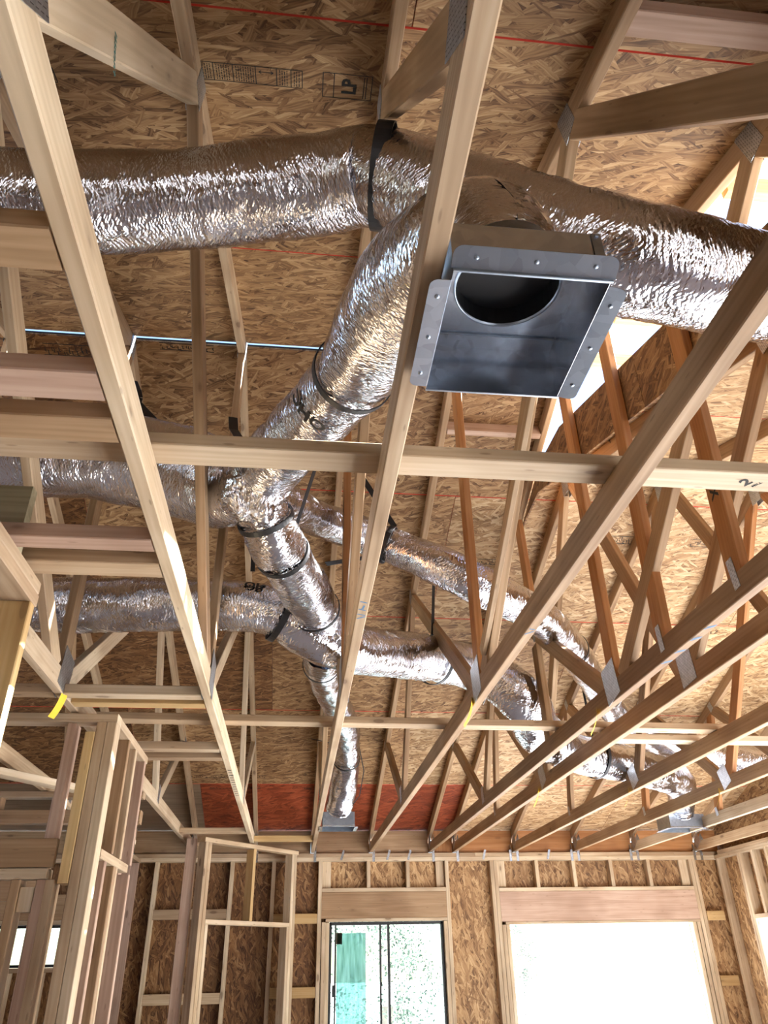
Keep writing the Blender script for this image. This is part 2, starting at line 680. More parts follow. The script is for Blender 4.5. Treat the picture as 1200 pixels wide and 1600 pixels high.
GAP = .015
rows_far = [YR + GAP, 4.18, 5.345, 6.525, 7.69]
for i in range(4):
    for a, b in (splits(-4.3, 1.46, .82) if i == 0 else splits(-4.3, 5.2, (1.62, .40)[i % 2])):
        roof_panel(a, b, rows_far[i], rows_far[i + 1], zfar, (OSBD if b < .2 else OSBM if a < .6 else OSB), bare=(0,) if i == 0 else ())  # boards darken leftwards, standing in for light falling off
for a, b in ((1.47, 3.0), (3.0, 5.2)):
    roof_panel(a, b, YR2 + GAP, 4.18, zfar, OSB, bare=(0,))
roof_panel(-4.3, -.93, 7.69, 8.75, zfar, GREY)
roof_panel(-.93, .81, 7.69, 8.75, zfar, OSBR)
roof_panel(.81, 1.69, 7.69, 8.75, zfar, OSBR)
for a, b in ((1.69, 3.35), (3.35, 5.2)):
    roof_panel(a, b, 7.69, 8.75, zfar, OSB)
rows_near = [-2.35, -1.2, -.04, 1.115, 2.272, YR - GAP]
STAMPED = {}
for i in range(5):
    for a, b in splits(-4.3, 1.46, (2.1, .88)[i % 2]):
        o = roof_panel(a, b, rows_near[i], rows_near[i + 1], znear, (OSBD if b < .1 else OSBM if a < .3 else OSB), bare=(2,) if i == 4 else ())  # same painted fall-off of light towards the left
        if i == 3:
            STAMPED[(a, b)] = o
rows_n2 = [-.75, .5, 1.66, 2.82, YR2 - GAP]
for i in range(4):
    for a, b in splits(1.60, 5.2, (1.2, 2.2)[i % 2]):
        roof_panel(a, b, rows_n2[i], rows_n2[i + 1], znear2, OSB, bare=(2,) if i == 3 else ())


def felt(x0, x1, y0, y1, zf, mat=FELT):
    d = .014
    vs = []
    for x, y in ((x0, y0), (x1, y0), (x1, y1), (x0, y1)):
        vs.append(V(x, y, zf(y) + d))
    vs += [v + Vector((0, 0, .006)) for v in vs]
    fs = [(3, 2, 1, 0), (4, 5, 6, 7), (0, 1, 5, 4), (1, 2, 6, 5), (2, 3, 7, 6), (3, 0, 4, 7)]
    c = sum(vs, Vector()) / 8
    o = bpy.data.objects.new('roof_felt', mesh_of('roof_felt', [v - c for v in vs], fs, mat))
    link(o, roof, Matrix.Translation(c))


felt(-4.3, 1.46, -2.4, YR - GAP, znear)
felt(-4.3, 1.46, YR + GAP, 8.8, zfar)
felt(1.46, 5.2, YR2 + GAP, 8.8, zfar)
felt(1.60, 5.2, -.8, YR2 - GAP, znear2, DECK)

# ------------------------------------------------------------------ trusses
TH = .038


def truss(Xr, hi, label, mats, webs, plates, near_end, far_end=8.62, tags=(), group='roof trusses'):
    """Xr: right face. Everything lies in one plane of 2x4s."""
    X = Xr - TH / 2
    root = empty('roof_truss', (X, 8.55, CT), label, 'roof truss', group)
    yr, zr = (YR, ZR) if hi else (YR2, ZR2)
    mb, mt, mw = mats
    board('bottom_chord', (X, near_end, CT + .0445), (X, far_end - .04, CT + .0445), TH, .089, mb, root)
    hd = CD / 2

    def top(y):
        return zr - hd - T * abs(y - yr)
    board('top_chord', (X, yr - .002, top(yr)), (X, near_end - .05, top(near_end - .05)), TH - .0006, .089, mt, root)
    board('top_chord', (X, yr + .002, top(yr)), (X, far_end + .05, top(far_end + .05)), TH - .0006, .089, mt, root)

    def pt(q):
        k, y = q
        if k == 'b':
            return Vector((X, y, CT + .075))
        if k == 't':
            return Vector((X, y, top(y) - .03))
        return Vector((X, y, k))
    for i, w in enumerate(webs):
        a, b = pt(w[0]), pt(w[1])
        m = w[2] if len(w) > 2 else mw
        board('web', a, b, TH - .0012 - .0005 * (i % 5), .089, m, root, (0, 1, 0))
    for q in plates:
        k, y, w, h, ang = q
        c = pt((k, y))
        c.z += {'b': .015, 't': .02}.get(k, 0)
        u = Vector((0, cos(radians(ang)), sin(radians(ang))))
        for s in ((-1 if Xr > 0 else 1,) if (k == 'b' and y < 1) else (-1, 1)):
            plate('connector_plate', (X + s * (TH / 2 + .0012), c.y, c.z), (s, 0, 0), u, w, h, PLATE, root)
    for y, side in tags:
        # a yellow slip of paper caught under the plate, hanging and curling below the chord
        vs, fs = [], []
        for i in range(7):
            t = i / 6
            for e in (-1, 1):
                vs.append((e * .021, .045 * t * t, -.125 * t))
        fs = [(2 * i, 2 * i + 1, 2 * i + 3, 2 * i + 2) for i in range(6)]
        me = mesh_of('paper_tag', vs, fs, TAGY)
        o = bpy.data.objects.new('paper_tag', me)
        M = Matrix.Translation(V(X + side * .024, y, CT + .03)) @ Matrix.Rotation(radians(70), 4, 'Z')
        link(o, root, M)
    return root


P1, T1, P2, T2, P3, T3 = ('b', .50), ('t', 1.36), ('b', 3.2), ('t', 5.05), ('b', 5.9), ('t', 6.9)
RG = ('t', 3.2)


def std_webs(c1=FIR, c2=FIR, king=ORANGE, c4=FIR):
    return [(P1, T1, c1), (('b', 3.10), T1, c2), (('b', 3.2), RG, king), (('b', 3.30), T2, c4), (('b', 5.86), ('t', 5.08), c4), (('b', 5.95), T3, c4),
            (('b', .40), ('t', -.45), c1)]


STDP = [('b', .50, .15, .09, 50), ('t', 1.36, .16, .085, 80), ('b', 3.22, .17, .15, 80), ('t', 3.2, .14, .1, 90), ('t', 5.05, .1, .07, 60),
        ('b', 5.9, .12, .075, 80), ('t', 6.9, .08, .05, -18), ('b', 8.45, .1, .12, 60)]
NEAR = -2.15
truss(-1.62, True, 'roof truss at the far left, mostly hidden behind the wall framing', (PINE2, PINE2, FIR), std_webs(king=PINE2), STDP, NEAR)
truss(-1.0, True, 'roof truss whose bottom chord runs behind the tall framed post on the left', (PINE, PINE2, PINE2),
      std_webs(PINE, PINE2, FIR, PINE), STDP, NEAR, tags=((3.25, 1),))
truss(-.385, True, 'pale roof truss whose bottom chord slants across the left half', (PINE, PINE2, FIR),
      std_webs(PINE, FIR, FIR, PINE), STDP, NEAR)
truss(.21, True, 'roof truss with the long pale chord running down the middle past the open metal box', (PINE2, FIR, FIR),
      std_webs(FIR, FIR, ORANGE, FIR), STDP, NEAR)
tC = truss(.82, True, 'brown roof truss with a white lower face, just right of the open metal box', (FIR, FIR, FIR),
           std_webs(FIR, FIR, ORANGE, FIR), STDP, NEAR, tags=((3.3, -1),))
board('scab', (.82 - TH - .012, 1.62, 1.93), (.82 - TH - .012, 3.0, 1.14), .022, .05, PINE2, tC, (0, 1, .6))
webD = std_webs(FIR, FIR, ORANGE, FIR) + [
    (('b', 2.68), ('t', 2.62), ORANGE), (('b', 2.10), ('t', 2.02), ORANGE), ((1.74, 4.22), ('t', 4.30), ORANGE), (('b', 4.22), (1.66, 4.25), FIR)]
truss(1.45, True, 'end roof truss with extra orange studs beside the bright gable opening', (FIR, FIR, FIR), webD,
      STDP + [('b', 2.68, .11, .035, 85), ('b', 2.1, .11, .035, 85), ('t', 2.62, .1, .035, 85), ('t', 2.02, .1, .035, 85), (1.72, 4.22, .09, .035, 85)],
      NEAR, tags=((3.42, -1),))


def low_webs(a=FIR, b=FIR):
    return [(('b', 3.0), ('t', 1.9), a), (('b', 3.06), ('t', 3.90), b), (('b', 5.16), ('t', 4.06), b), (('b', 5.24), ('t', 6.3), a),
            (('b', 6.6), ('t', 6.36), b), (('b', 2.2), ('t', 1.86), b)]


LOWP = [('b', 3.0, .15, .13, 85), ('t', 3.98, .16, .1, 90), ('b', 5.2, .14, .12, 70), ('t', 6.3, .08, .06, 60), ('b', 6.6, .07, .04, 80),
        ('t', 1.9, .12, .09, 80), ('b', 8.45, .1, .12, 60)]
LN = -.6
ends = ['roof truss close beside the strand board gable strip', 'second low roof truss right of the gable strip, a yellow tag near its middle',
        'third low roof truss right of the gable strip', 'low roof truss carrying the small metal box above the wide window',
        'low roof truss nearest the right wall']
for X, lb, m in zip((1.71, 2.36, 3.03, 3.69, 4.41), ends, ((FIR, FIR, FIR), (FIR, FIR, FIR), (FIR, FIR, FIR), (PINE, FIR, FIR), (PINE2, PINE2, FIR))):
    truss(X, False, lb, m, low_webs(FIR, FIR if X < 3 else ORANGE), LOWP, LN, tags=((5.3, -1),) if X < 3.5 else ())

# strand board strip on the outer face of the end truss, open above it
gable = empty('gable_sheathing', (1.47, 2.6, 1.9), None, None, None, 'structure')
prof = [(-.72, 1.0), (-.72, znear(-.72)), (1.30, znear(1.30)), (1.30, 1.997), (2.16, 2.285), (3.40, 2.70), (3.80, 2.715), (4.3, 2.53), (3.9, 2.56), (2.22, 2.0)]  # near, unseen end is filled to the roof, added to keep sun out
for k, (ya, yb) in enumerate(((-.72, .0), (.003, 2.44), (2.443, 4.3))):
    def clip(poly, y, keep_less):
        out = []
        for i in range(len(poly)):
            p, q = poly[i], poly[(i + 1) % len(poly)]
            ip, iq = (p[0] <= y) == keep_less, (q[0] <= y) == keep_less
            if ip:
                out.append(p)
            if ip != iq:
                t = (y - p[0]) / (q[0] - p[0])
                out.append((y, p[1] + t * (q[1] - p[1])))
        return out
    pl = clip(clip(prof, yb, True), ya - 1e-6, False)
    c = (sum(p[0] for p in pl) / len(pl), sum(p[1] for p in pl) / len(pl))
    n_ = len(pl)
    # local x = y of the room, local y = height, local z = out of the board
    vs = [(p[0] - c[0], p[1] - c[1], s) for s in (0, .011) for p in pl]
    fs = [tuple(range(n_)), tuple(range(2 * n_ - 1, n_ - 1, -1))] + [(i, n_ + i, n_ + (i + 1) % n_, (i + 1) % n_) for i in range(n_)]
    M = Matrix(((0, 0, 1, 0), (1, 0, 0, 0), (0, 1, 0, 0), (0, 0, 0, 1)))
    M.translation = V(1.4515, c[0], c[1])
    o = bpy.data.objects.new('gable_panel', mesh_of('gable_panel', vs, fs, OSBD))
    link(o, gable, M)
# barge rafter and outlookers beyond the opening
board('barge_rafter', (1.98, -2.2, znear(-2.2) - .10), (1.98, YR, ZR - .10), .038, .20, YELLOW, gable)
board('barge_rafter', (1.98, YR, ZR - .07), (1.98, 4.4, zfar(4.4) - .05), .038, .10, YELLOW, gable)
for y in (.4, 1.6, 2.55, 3.05):
    board('outlooker', (1.47, y, znear(y) - .045), (1.96, y, znear(y) - .045), .038, .089, YELLOW, gable)

# boards between the top chords
def block_board(a, b, th, wd, mat, label, group='blocking boards', up=(0, 0, 1), cat='board', name='blocking_board'):
    return tag(board(name, a, b, th, wd, mat, None, up), label, cat, group)


block_board((.825, .99, 2.235), (1.408, .99, 2.235), .089, .038, PINK, 'flat board under the roof sheathing at the top right corner', up=tuple(NRM_N))
block_board((.825, 3.62, zfar(3.62) - .05), (1.408, 3.62, zfar(3.62) - .05), .038, .089, PINK, 'short block between rafters right below the open metal box', up=tuple(NRM_F))

# long braces laid across the bottom chords
b1 = block_board((-2.2, 1.567, 1.109), (1.62, 1.567, 1.109), .089, .036, PINE, 'long pale brace laid over the truss chords across the whole frame',
                 'long braces on the trusses', name='brace_board', cat='brace')
block_board((-1.1, 3.98, 1.109), (2.42, 4.05, 1.109), .089, .036, PINE2, 'second, farther brace laid over the truss chords, level with the yellow tags',
            'long braces on the trusses', name='brace_board', cat='brace')
block_board((1.72, 4.28, 1.109), (3.05, 4.30, 1.109), .089, .036, PINE, 'short white brace lying behind the farther long brace, between the low trusses',
            'long braces on the trusses', name='brace_board', cat='brace')
# flat nailers between the two left trusses
for (y, w, mat, lb) in ((.875, .089, FIR, 'nailer board at the left edge under the silver duct, nearest of the blocks'),
                        (1.215, .089, PINK, 'upper board of the pair left of the slanting pale chord, above the long brace'),
                        (1.36, .089, FIR, 'lower board of the pair left of the slanting pale chord, touching the long brace'),
                        (1.885, .07, PINK, 'grey-faced nailer with black marks above the lower left duct'),
                        (2.04, .089, PINE2, 'nailer board lying directly above the lower left silver duct'),
                        (3.27, .07, PINE, 'nailer board above the framed post, upper of its pair'),
                        (3.40, .07, YELLOW, 'nailer board above the framed post, lower of its pair'),
                        (4.22, .07, PINE, 'nailer board beyond the framed post, upper of its pair'),
                        (4.42, .07, PINE2, 'nailer board beyond the framed post, lower of its pair'),
                        (7.2, .089, PINE2, 'nailer board at the foot of the dark red panel, left of the slanting chord')):
    block_board((-.998, y, CT + .022), (-.426, y, CT + .022), w, .042, mat, lb, 'nailers between the left trusses')
block_board((-.383, 7.75, CT + .03), (.17, 7.75, CT + .03), .06, .05, YELLOW, 'nailer board at the foot of the dark red panel, right of the slanting chord', 'nailers between the left trusses')
block_board((-1.6, 3.27, CT + .022), (-1.041, 3.27, CT + .022), .07, .04, PINE2, 'nailer board at the far left under the yellow tag', 'nailers between the left trusses')

# ------------------------------------------------------------------ walls
FL = -CZ
PT = .99                          # top of the double plates


def stud(parent, x, y, along='x', z0=FL + .04, z1=PT - .076, mat=PINE, d=.089, name='stud'):
    w = .019
    if along == 'x':
        return box(name, (x - w, y, z0), (x + w, y + d, z1), mat, parent)
    return box(name, (x, y - w, z0), (x + d, y + w, z1), mat, parent)


# far wall -----------------------------------------------------------
YW = 8.5
wf = empty('wall_far', (0, YW, FL), None, None, None, 'structure')
for x0, x1 in ((-4.3, -1.9), (-1.898, .72), (.722, 2.95), (2.952, 4.62)):
    box('top_plate', (x0, YW, PT - .076), (x1, YW + .089, PT - .0385), PINE, wf)
for x0, x1 in ((-4.3, -.9), (-.898, 1.9), (1.902, 4.1), (4.102, 4.62)):
    box('top_plate', (x0, YW, PT - .038), (x1, YW + .089, PT), PINE2, wf)
for x0, x1 in ((-4.3, -1.2), (-1.198, 2.15), (4.2, 4.62)):
    box('sole_plate', (x0, YW, FL), (x1, YW + .089, FL + .038), PINE2, wf)
for x in (-4.2, -3.8, -3.4, -2.98, -2.9, -2.05, -1.97, -1.37, -.62, -.2, .275):
    stud(wf, x, YW)
stud(wf, .32, YW, z1=.36)
stud(wf, .358, YW, z1=.355, name='trimmer')
for x in (1.59, 2.07, 2.11, 4.27, 4.31):
    stud(wf, x, YW)
stud(wf, 1.55, YW, z1=.36, name='trimmer')
for x in (2.15, 2.19, 4.18, 4.225):
    stud(wf, x, YW, z1=.318, name='trimmer')
box('window_header', (.295, YW, .392), (1.57, YW + .089, .628), FIR, wf)
box('window_header', (2.13, YW, .345), (4.25, YW + .089, .618), PINK, wf)
box('header_plate', (.295, YW, .629), (1.57, YW + .089, .665), PINE, wf)
box('header_plate', (2.13, YW, .619), (4.25, YW + .089, .655), PINE, wf)
box('head_plate', (.34, YW, .364), (1.57, YW + .089, .391), PINE, wf)
box('head_plate', (2.17, YW, .318), (4.25, YW + .089, .344), PINE, wf)
for x in (.77, 1.18):
    stud(wf, x, YW, z0=.666, name='cripple')
for x in (2.555, 2.96, 3.37, 3.79):
    stud(wf, x, YW, z0=.656, name='cripple')
for x0, x1 in ((.297, .385), (1.48, 1.568), (2.132, 2.22), (4.155, 4.248)):
    box('cripple', (x0, YW + .048, .666), (x1, YW + .086, PT - .077), PINE, wf)
for x0, x1, z in ((-.18, .254, .35), (-.18, .254, -.27), (-1.35, -.64, .40), (-1.35, -.64, -.30), (4.335, 4.53, .33), (4.335, 4.53, -.25)):
    box('fire_block', (x0, YW + .002, z), (x1, YW + .04, z + .089), YELLOW if x0 > -1 else PINE2, wf)
# left high window framing
box('window_header', (-2.88, YW, .41), (-2.07, YW + .089, .63), FIR, wf)
box('header_plate', (-2.88, YW, .372), (-2.07, YW + .089, .408), PINE, wf)
box('sill_plate', (-2.88, YW, -.02), (-2.07, YW + .089, .018), PINE2, wf)
for x in (-2.6, -2.3):
    stud(wf, x, YW, z1=-.022, name='cripple')


def sheath(parent, x0, x1, z0, z1, y=YW + .0895, mat=OSBD, axis='x'):
    t = .011
    a, b = (x1 - x0) / 2, (z1 - z0) / 2
    # local x upwards so that the strands stand on end
    vs = [(sx * b, sy * a, sz * t / 2) for sz in (-1, 1) for sx, sy in ((-1, -1), (1, -1), (1, 1), (-1, 1))]
    fs = [(3, 2, 1, 0), (4, 5, 6, 7), (0, 1, 5, 4), (1, 2, 6, 5), (2, 3, 7, 6), (3, 0, 4, 7)]
    if axis == 'x':
        M = Matrix(((0, 1, 0, 0), (0, 0, 1, 0), (1, 0, 0, 0), (0, 0, 0, 1)))
        M.translation = V((x0 + x1) / 2, y + t / 2, (z0 + z1) / 2)
    else:
        M = Matrix(((0, 0, 1, 0), (0, -1, 0, 0), (1, 0, 0, 0), (0, 0, 0, 1)))
        M.translation = V(y + t / 2, (x0 + x1) / 2, (z0 + z1) / 2)
    o = bpy.data.objects.new('sheathing_panel', mesh_of('sheathing_panel', vs, fs, mat))
    return link(o, parent, M)


for r in ((-4.3, -2.88, FL, PT), (-2.879, -2.07, FL, -.02), (-2.879, -2.07, .372, PT), (-2.0695, -1.37, FL, PT), (-1.3695, -.2, FL, PT), (-.1995, .3775, FL, PT),
          (.378, 1.53, .365, PT), (.378, 1.53, FL, -.75), (1.532, 2.209, FL, PT), (2.21, 4.16, .32, PT), (4.161, 4.62, FL, PT)):
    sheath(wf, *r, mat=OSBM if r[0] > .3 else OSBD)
# blocking boards over the plate, between the trusses
xs = [-4.3, -1.62, -1.0, -.385, .21, .82, 1.45, 1.71, 2.36, 3.03, 3.69, 4.41, 4.68]
for a, b in zip(xs[:-1], xs[1:]):
    if b - a > .2:
        box('eave_block', (a + .002, YW + .045, PT - .001), (b - .04, YW + .083, PT + .222), FIR if a < 1 else ORANGE, wf)
# metal ties on the plate beside every truss
for x in xs[3:-1]:
    for dx in ((-.028, .01) if x > 2 else (.012,)):
        o = plate('metal_tie', (x - .019 + dx * 2, YW - .0015, PT - .03), (0, -1, 0), (0, 0, 1), .11, .026, GALV, wf)
        plate('metal_tie', (x - .019 + dx * 2 + .012, YW + .02, PT + .02), (1, 0, 0), (0, .3, 1), .12, .03, GALVD, wf)
for x in (.02, .5, .98, 1.2, 2.0, 2.7):
    plate('metal_tie', (x, YW - .0015, PT - .02), (0, -1, 0), (.3, 0, 1), .10, .022, GALV, wf)

# windows ---------------------------------------------------------------
w1 = empty('window_1', (.95, YW + .06, -.7), None, None, None, 'structure')
x0, x1, z0, z1 = .38, 1.528, -.75, .362
for lo, hi in (((x0, YW + .05, z0), (x0 + .025, YW + .1, z1)), ((x1 - .025, YW + .05, z0), (x1, YW + .1, z1)),
               ((x0, YW + .05, z1 - .028), (x1, YW + .1, z1)), ((x0, YW + .05, z0), (x1, YW + .1, z0 + .03)),
               ((.96, YW + .055, z0), (.985, YW + .095, z1 - .028))):
    box('window_frame', lo, hi, ALU, w1)
for lo, hi in (((x0 + .055, YW + .06, z0 + .03), (x0 + .072, YW + .09, z1 - .028)), ((.88, YW + .06, z0 + .03), (.90, YW + .09, z1 - .028))):
    box('sash_bar', lo, hi, ALU, w1)
box('sash_lock', (x0 + .035, YW + .045, -.27), (x0 + .055, YW + .06, -.17), ALU, w1)
plate('glass_pane', ((x0 + .97) / 2, YW + .075, (z0 + z1) / 2), (0, -1, 0), (1, 0, 0), .56, 1.06, GLASS, w1, .004)
plate('dusty_film', (.60, YW + .071, (z0 + z1) / 2 - .03), (0, -1, 0), (1, 0, 0), .29, .98, GLASSM, w1, .001)
plate('glass_pane', ((x1 + .97) / 2, YW + .075, (z0 + z1) / 2), (0, -1, 0), (1, 0, 0), .53, 1.06, GLASS, w1, .004)
plate('sticker', (.48, YW + .071, .22), (0, -1, 0), (0, 0, 1), .1, .06, GREY, w1, .001)
w3 = empty('window_3', (-2.5, YW + .06, .02), None, None, None, 'structure')
for lo, hi in (((-2.86, YW + .05, .02), (-2.83, YW + .1, .37)), ((-2.12, YW + .05, .02), (-2.09, YW + .1, .37)), ((-2.83, YW + .05, .345), (-2.12, YW + .1, .37)),
               ((-2.83, YW + .05, .02), (-2.12, YW + .1, .045)), ((-2.49, YW + .055, .045), (-2.46, YW + .095, .345))):
    box('window_frame', lo, hi, ALU, w3)
plate('glass_pane', (-2.475, YW + .075, .195), (0, -1, 0), (1, 0, 0), .72, .31, GLASS, w3, .004)

# right wall -----------------------------------------------------------------
XR = 4.55
wr = empty('wall_right', (XR, 7, FL), None, None, None, 'structure')
box('top_plate', (XR, -.74, PT - .076), (XR + .089, YW - .002, PT - .0385), PINE, wr)
box('top_plate', (XR, -.74, PT - .038), (XR + .089, YW - .09, PT), PINE2, wr)
for y in (8.46, 8.02, 7.98, 7.28, 7.24, 6.8, 6.4, 6.08):
    stud(wr, XR, y, 'y')
for y in (7.75, 7.5):
    stud(wr, XR, y, 'y', z0=.36, name='cripple')
    stud(wr, XR, y, 'y', z1=-.16, name='cripple')
box('header', (XR, 2.2, .62), (XR + .089, 6.06, PT - .077), FIR, wr)
stud(wr, XR, 2.22, 'y')
box('header_plate', (XR, 7.26, .32), (XR + .089, 7.96, .358), PINE, wr)
box('sill_plate', (XR, 7.26, -.158), (XR + .089, 7.96, -.12), PINE2, wr)
for a, b, z0, z1 in ((7.98, 8.59, FL, PT), (7.26, 7.978, .34, PT), (7.26, 7.978, FL, -.14), (6.04, 7.258, FL, PT), (1.0, 2.2, FL, PT), (-.218, .998, FL, PT), (-.75, -.22, FL, PT)):  # nearest panels are unseen, added to keep sun off the floor
    sheath(wr, a, b, z0, z1, XR + .0895, OSBM, 'y')

pl = [(-.74, PT), (YW + .1, PT), (YW + .1, zfar(YW + .1)), (YR2, ZR2), (-.74, znear2(-.74))]  # sheathing over the right gable, added to stop sun patches on the floor
n_ = len(pl)
vs = [(p[0] - 4, p[1] - 1.5, q) for q in (0, .011) for p in pl]
fs = [tuple(range(n_)), tuple(range(2 * n_ - 1, n_ - 1, -1))] + [(i, n_ + i, n_ + (i + 1) % n_, (i + 1) % n_) for i in range(n_)]
MG = Matrix(((0, 0, 1, 0), (1, 0, 0, 0), (0, 1, 0, 0), (0, 0, 0, 1)))
MG.translation = V(4.65, 4, 1.5)
link(bpy.data.objects.new('gable_panel', mesh_of('gable_panel', vs, fs, OSBM)), wr, MG)

# left boundary and back walls (outside the frame, they close the house) ---------
wl = empty('wall_left', (-4.3, 3, FL), None, None, None, 'structure')
for i in range(9):
    sheath(wl, -2.3 + 1.22 * i, -2.3 + 1.22 * i + 1.218, FL, 1.6 if 0 < i < 8 else 1.1, -4.31, OSBD, 'y')
for y in [-2.2 + .61 * i for i in range(18)]:
    stud(wl, -4.3, y, 'y', z1=PT)
wb = empty('wall_back', (-2, -2.3, FL), None, None, None, 'structure')
for a, b in ((-4.3, -3.1), (-3.098, -1.9), (-1.898, -.68), (-.678, .54), (.542, 1.76)):
    sheath(wb, a, b, FL, PT, -2.31, OSBD)
for x in (-4.2, -3.6, -3.0, -2.4, -1.95):
    stud(wb, x, -2.29)
box('header', (-1.9, -2.3, .5), (1.6, -2.2, PT), FIR, wb)
box('post', (1.6, -2.3, FL), (1.7, -2.2, PT), PINE, wb)

# slab and ground
fl = empty('floor', (0, 3, FL), None, None, None, 'structure')
plate('slab', (.1, 3.1, FL - .05), (0, 0, 1), (1, 0, 0), 9.4, 11.2, CONC, fl, .1)
gr = empty('ground', (0, 0, FL - .12), None, None, None, 'structure')
plate('earth', (0, 20, FL - .16), (0, 0, 1), (1, 0, 0), 160, 160, SAND, gr, .08)

# angled closet wall in front of the far wall ------------------------------------
wc = empty('wall_closet', (-.4, 7.8, FL), None, None, None, 'structure')
A, B = Vector((-.80, 7.36, 0)), Vector((0.0, 8.33, 0))
dv = (B - A).normalized()
pv = Vector((dv.y, -dv.x, 0))


def cw(s, z, off=0.0):
    q = A + dv * s + pv * off
    return (q.x, q.y, z)


LC = (B - A).length
board('top_plate', cw(-.03, PT - .02), cw(LC + .02, PT - .02), .089, .038, PINE2, wc)


def cstud(s, z0, z1, mat=PINE, w=.038):
    a, b = cw(s, z0), cw(s, z1)
    board('stud', a, b, w, .089, mat, wc, tuple(pv))


for s, m in ((.0, PINE2), (.04, PINE2), (LC - .06, PINE), (LC - .02, PINE)):
    cstud(s, FL, PT - .041, m)
cstud(.08, FL, .31, PINE)
cstud(LC - .10, FL, .31, PINE)
board('door_header', cw(.06, .33), cw(LC - .08, .33), .089, .038, PINE, wc)
cstud(LC * .5, .351, PT - .041, YELLOW)
# its short return towards the far wall, seen edge on
for y in (7.42, 7.47):
    box('stud', (-.96, y, FL), (-.872, y + .038, PT), FIR if y > 7.45 else PINK, wc)
box('top_plate', (-.96, 7.52, PT - .038), (-.872, 8.49, PT), PINE2, wc)
box('stud', (-.03, 8.36, FL), (.008, 8.45, PT - .04), FIR, wc)

# wall stub running to the far wall at the left of the closet --------------------
ws_ = empty('wall_stub', (-1.5, 7.5, FL), None, None, None, 'structure')
for y in (6.4, 6.8, 7.2, 7.6, 8.0, 8.42):
    stud(ws_, -1.62, y, 'y', z1=.9, mat=PINK)
box('top_plate', (-1.62, 6.35, .902), (-1.531, 8.48, .94), PINE2, ws_)

# framed post and wall beside the hallway -------------------------------------------
wp = empty('wall_partition', (-.9, 3.6, FL), None, None, None, 'structure')
XP = -.82
YP = 3.50
box('top_plate', (-2.6, YP, .955), (XP, YP + .089, .993), PINE, wp)
box('top_plate', (XP - .089, YP + .09, .955), (XP, 4.34, .993), PINE, wp)
for x, m in ((XP - .0215, PINE), (XP - .0655, PINE2)):
    box('stud', (x - .0215, YP, FL + .04), (x + .0215, YP + .089, .954), m, wp)
box('stud', (XP - .131, YP - .002, .30), (XP - .0885, YP + .089, .91), YELLOW, wp)
for y, m in ((3.83, FIR), (4.02, PINE2), (4.29, PINK)):
    stud(wp, XP - .089, y, 'y', z0=.445, z1=.954, mat=m)
box('niche_sill', (XP - .089, 3.60, .405), (XP, 4.22, .443), PINE, wp)
for y, m in ((3.72, PINK), (3.92, FIR), (3.97, PINE2), (4.29, PINK)):
    stud(wp, XP - .089, y, 'y', z1=.403, mat=m)
box('door_header', (-2.2, YP, .36), (XP - .162, YP + .038, .47), FIR, wp)
box('door_header', (-2.2, YP, .318), (XP - .18, YP + .089, .357), PINE, wp)
for x, z1, m in ((-1.55, .954, PINK), (-1.42, .954, PINE2), (-1.02, .954, PINK), (-2.0, .954, PINE2)):
    stud(wp, x, YP + .02, z0=.472, z1=z1, mat=m)
for x, m in ((-1.12, FIR), (-1.02, PINK), (-.985, PINE2), (-1.5, FIR), (-2.1, PINE2)):
    stud(wp, x, YP + .02, z1=.316, mat=m)
box('block', (-1.10, YP + .03, .20), (-1.04, YP + .1, .29), PINE, wp)
box('block', (-1.10, YP + .03, -.47), (-1.04, YP + .1, -.38), PINE, wp)

# rooms behind: two more stud walls -----------------------------------------------
wh = empty('wall_hall', (-1.9, 5.4, FL), None, None, None, 'structure')
box('top_plate', (-2.9, 5.3, .955), (-1.0, 5.389, .993), PINE2, wh)
box('top_plate', (-2.9, 5.302, .80), (-1.0, 5.387, .88), FIR, wh)
for x in (-2.7, -2.3, -1.9, -1.55, -1.1):
    stud(wh, x, 5.3, z1=.954, mat=FIR if x < -1.6 else PINK)
box('header', (-2.7, 5.3, .36), (-1.5, 5.338, .55), FIR, wh)
board('slanted_top_plate', (-1.72, 4.3, .93), (-1.06, 5.25, .93), .089, .038, PINE, wh)

# near wall at the left edge ----------------------------------------------------------
wn = empty('wall_near', (-.86, 1.5, FL), None, None, None, 'structure')
box('top_plate', (-.875, -1.8, .955), (-.786, 2.13, .993), PINE, wn)
box('top_plate', (-.875, -1.8, .915), (-.784, 2.13, .953), PINE2, wn)
for y in (2.105, 1.72, 1.32, .9, .5, .1):
    stud(wn, -.876, y, 'y', z1=.914, mat=YELLOW if y > 2 else PINE2)
box('treated_block', (-1.12, 1.93, .995), (-.80, 1.97, 1.21), GREENISH, wn)

# small wall closing the lower roof on the camera's right
wf2 = empty('wall_front', (3.4, -.75, FL), None, None, None, 'structure')
sheath(wf2, 1.76, 2.98, FL, PT, -.75, OSBD)
sheath(wf2, -2.3, -.724, FL, 1.0, 1.4515, OSBD, 'y')  # unseen side sheathing, added against sun coming in below the gable
for x in (1.8, 2.2, 2.6, 2.95):
    stud(wf2, x, -.735)

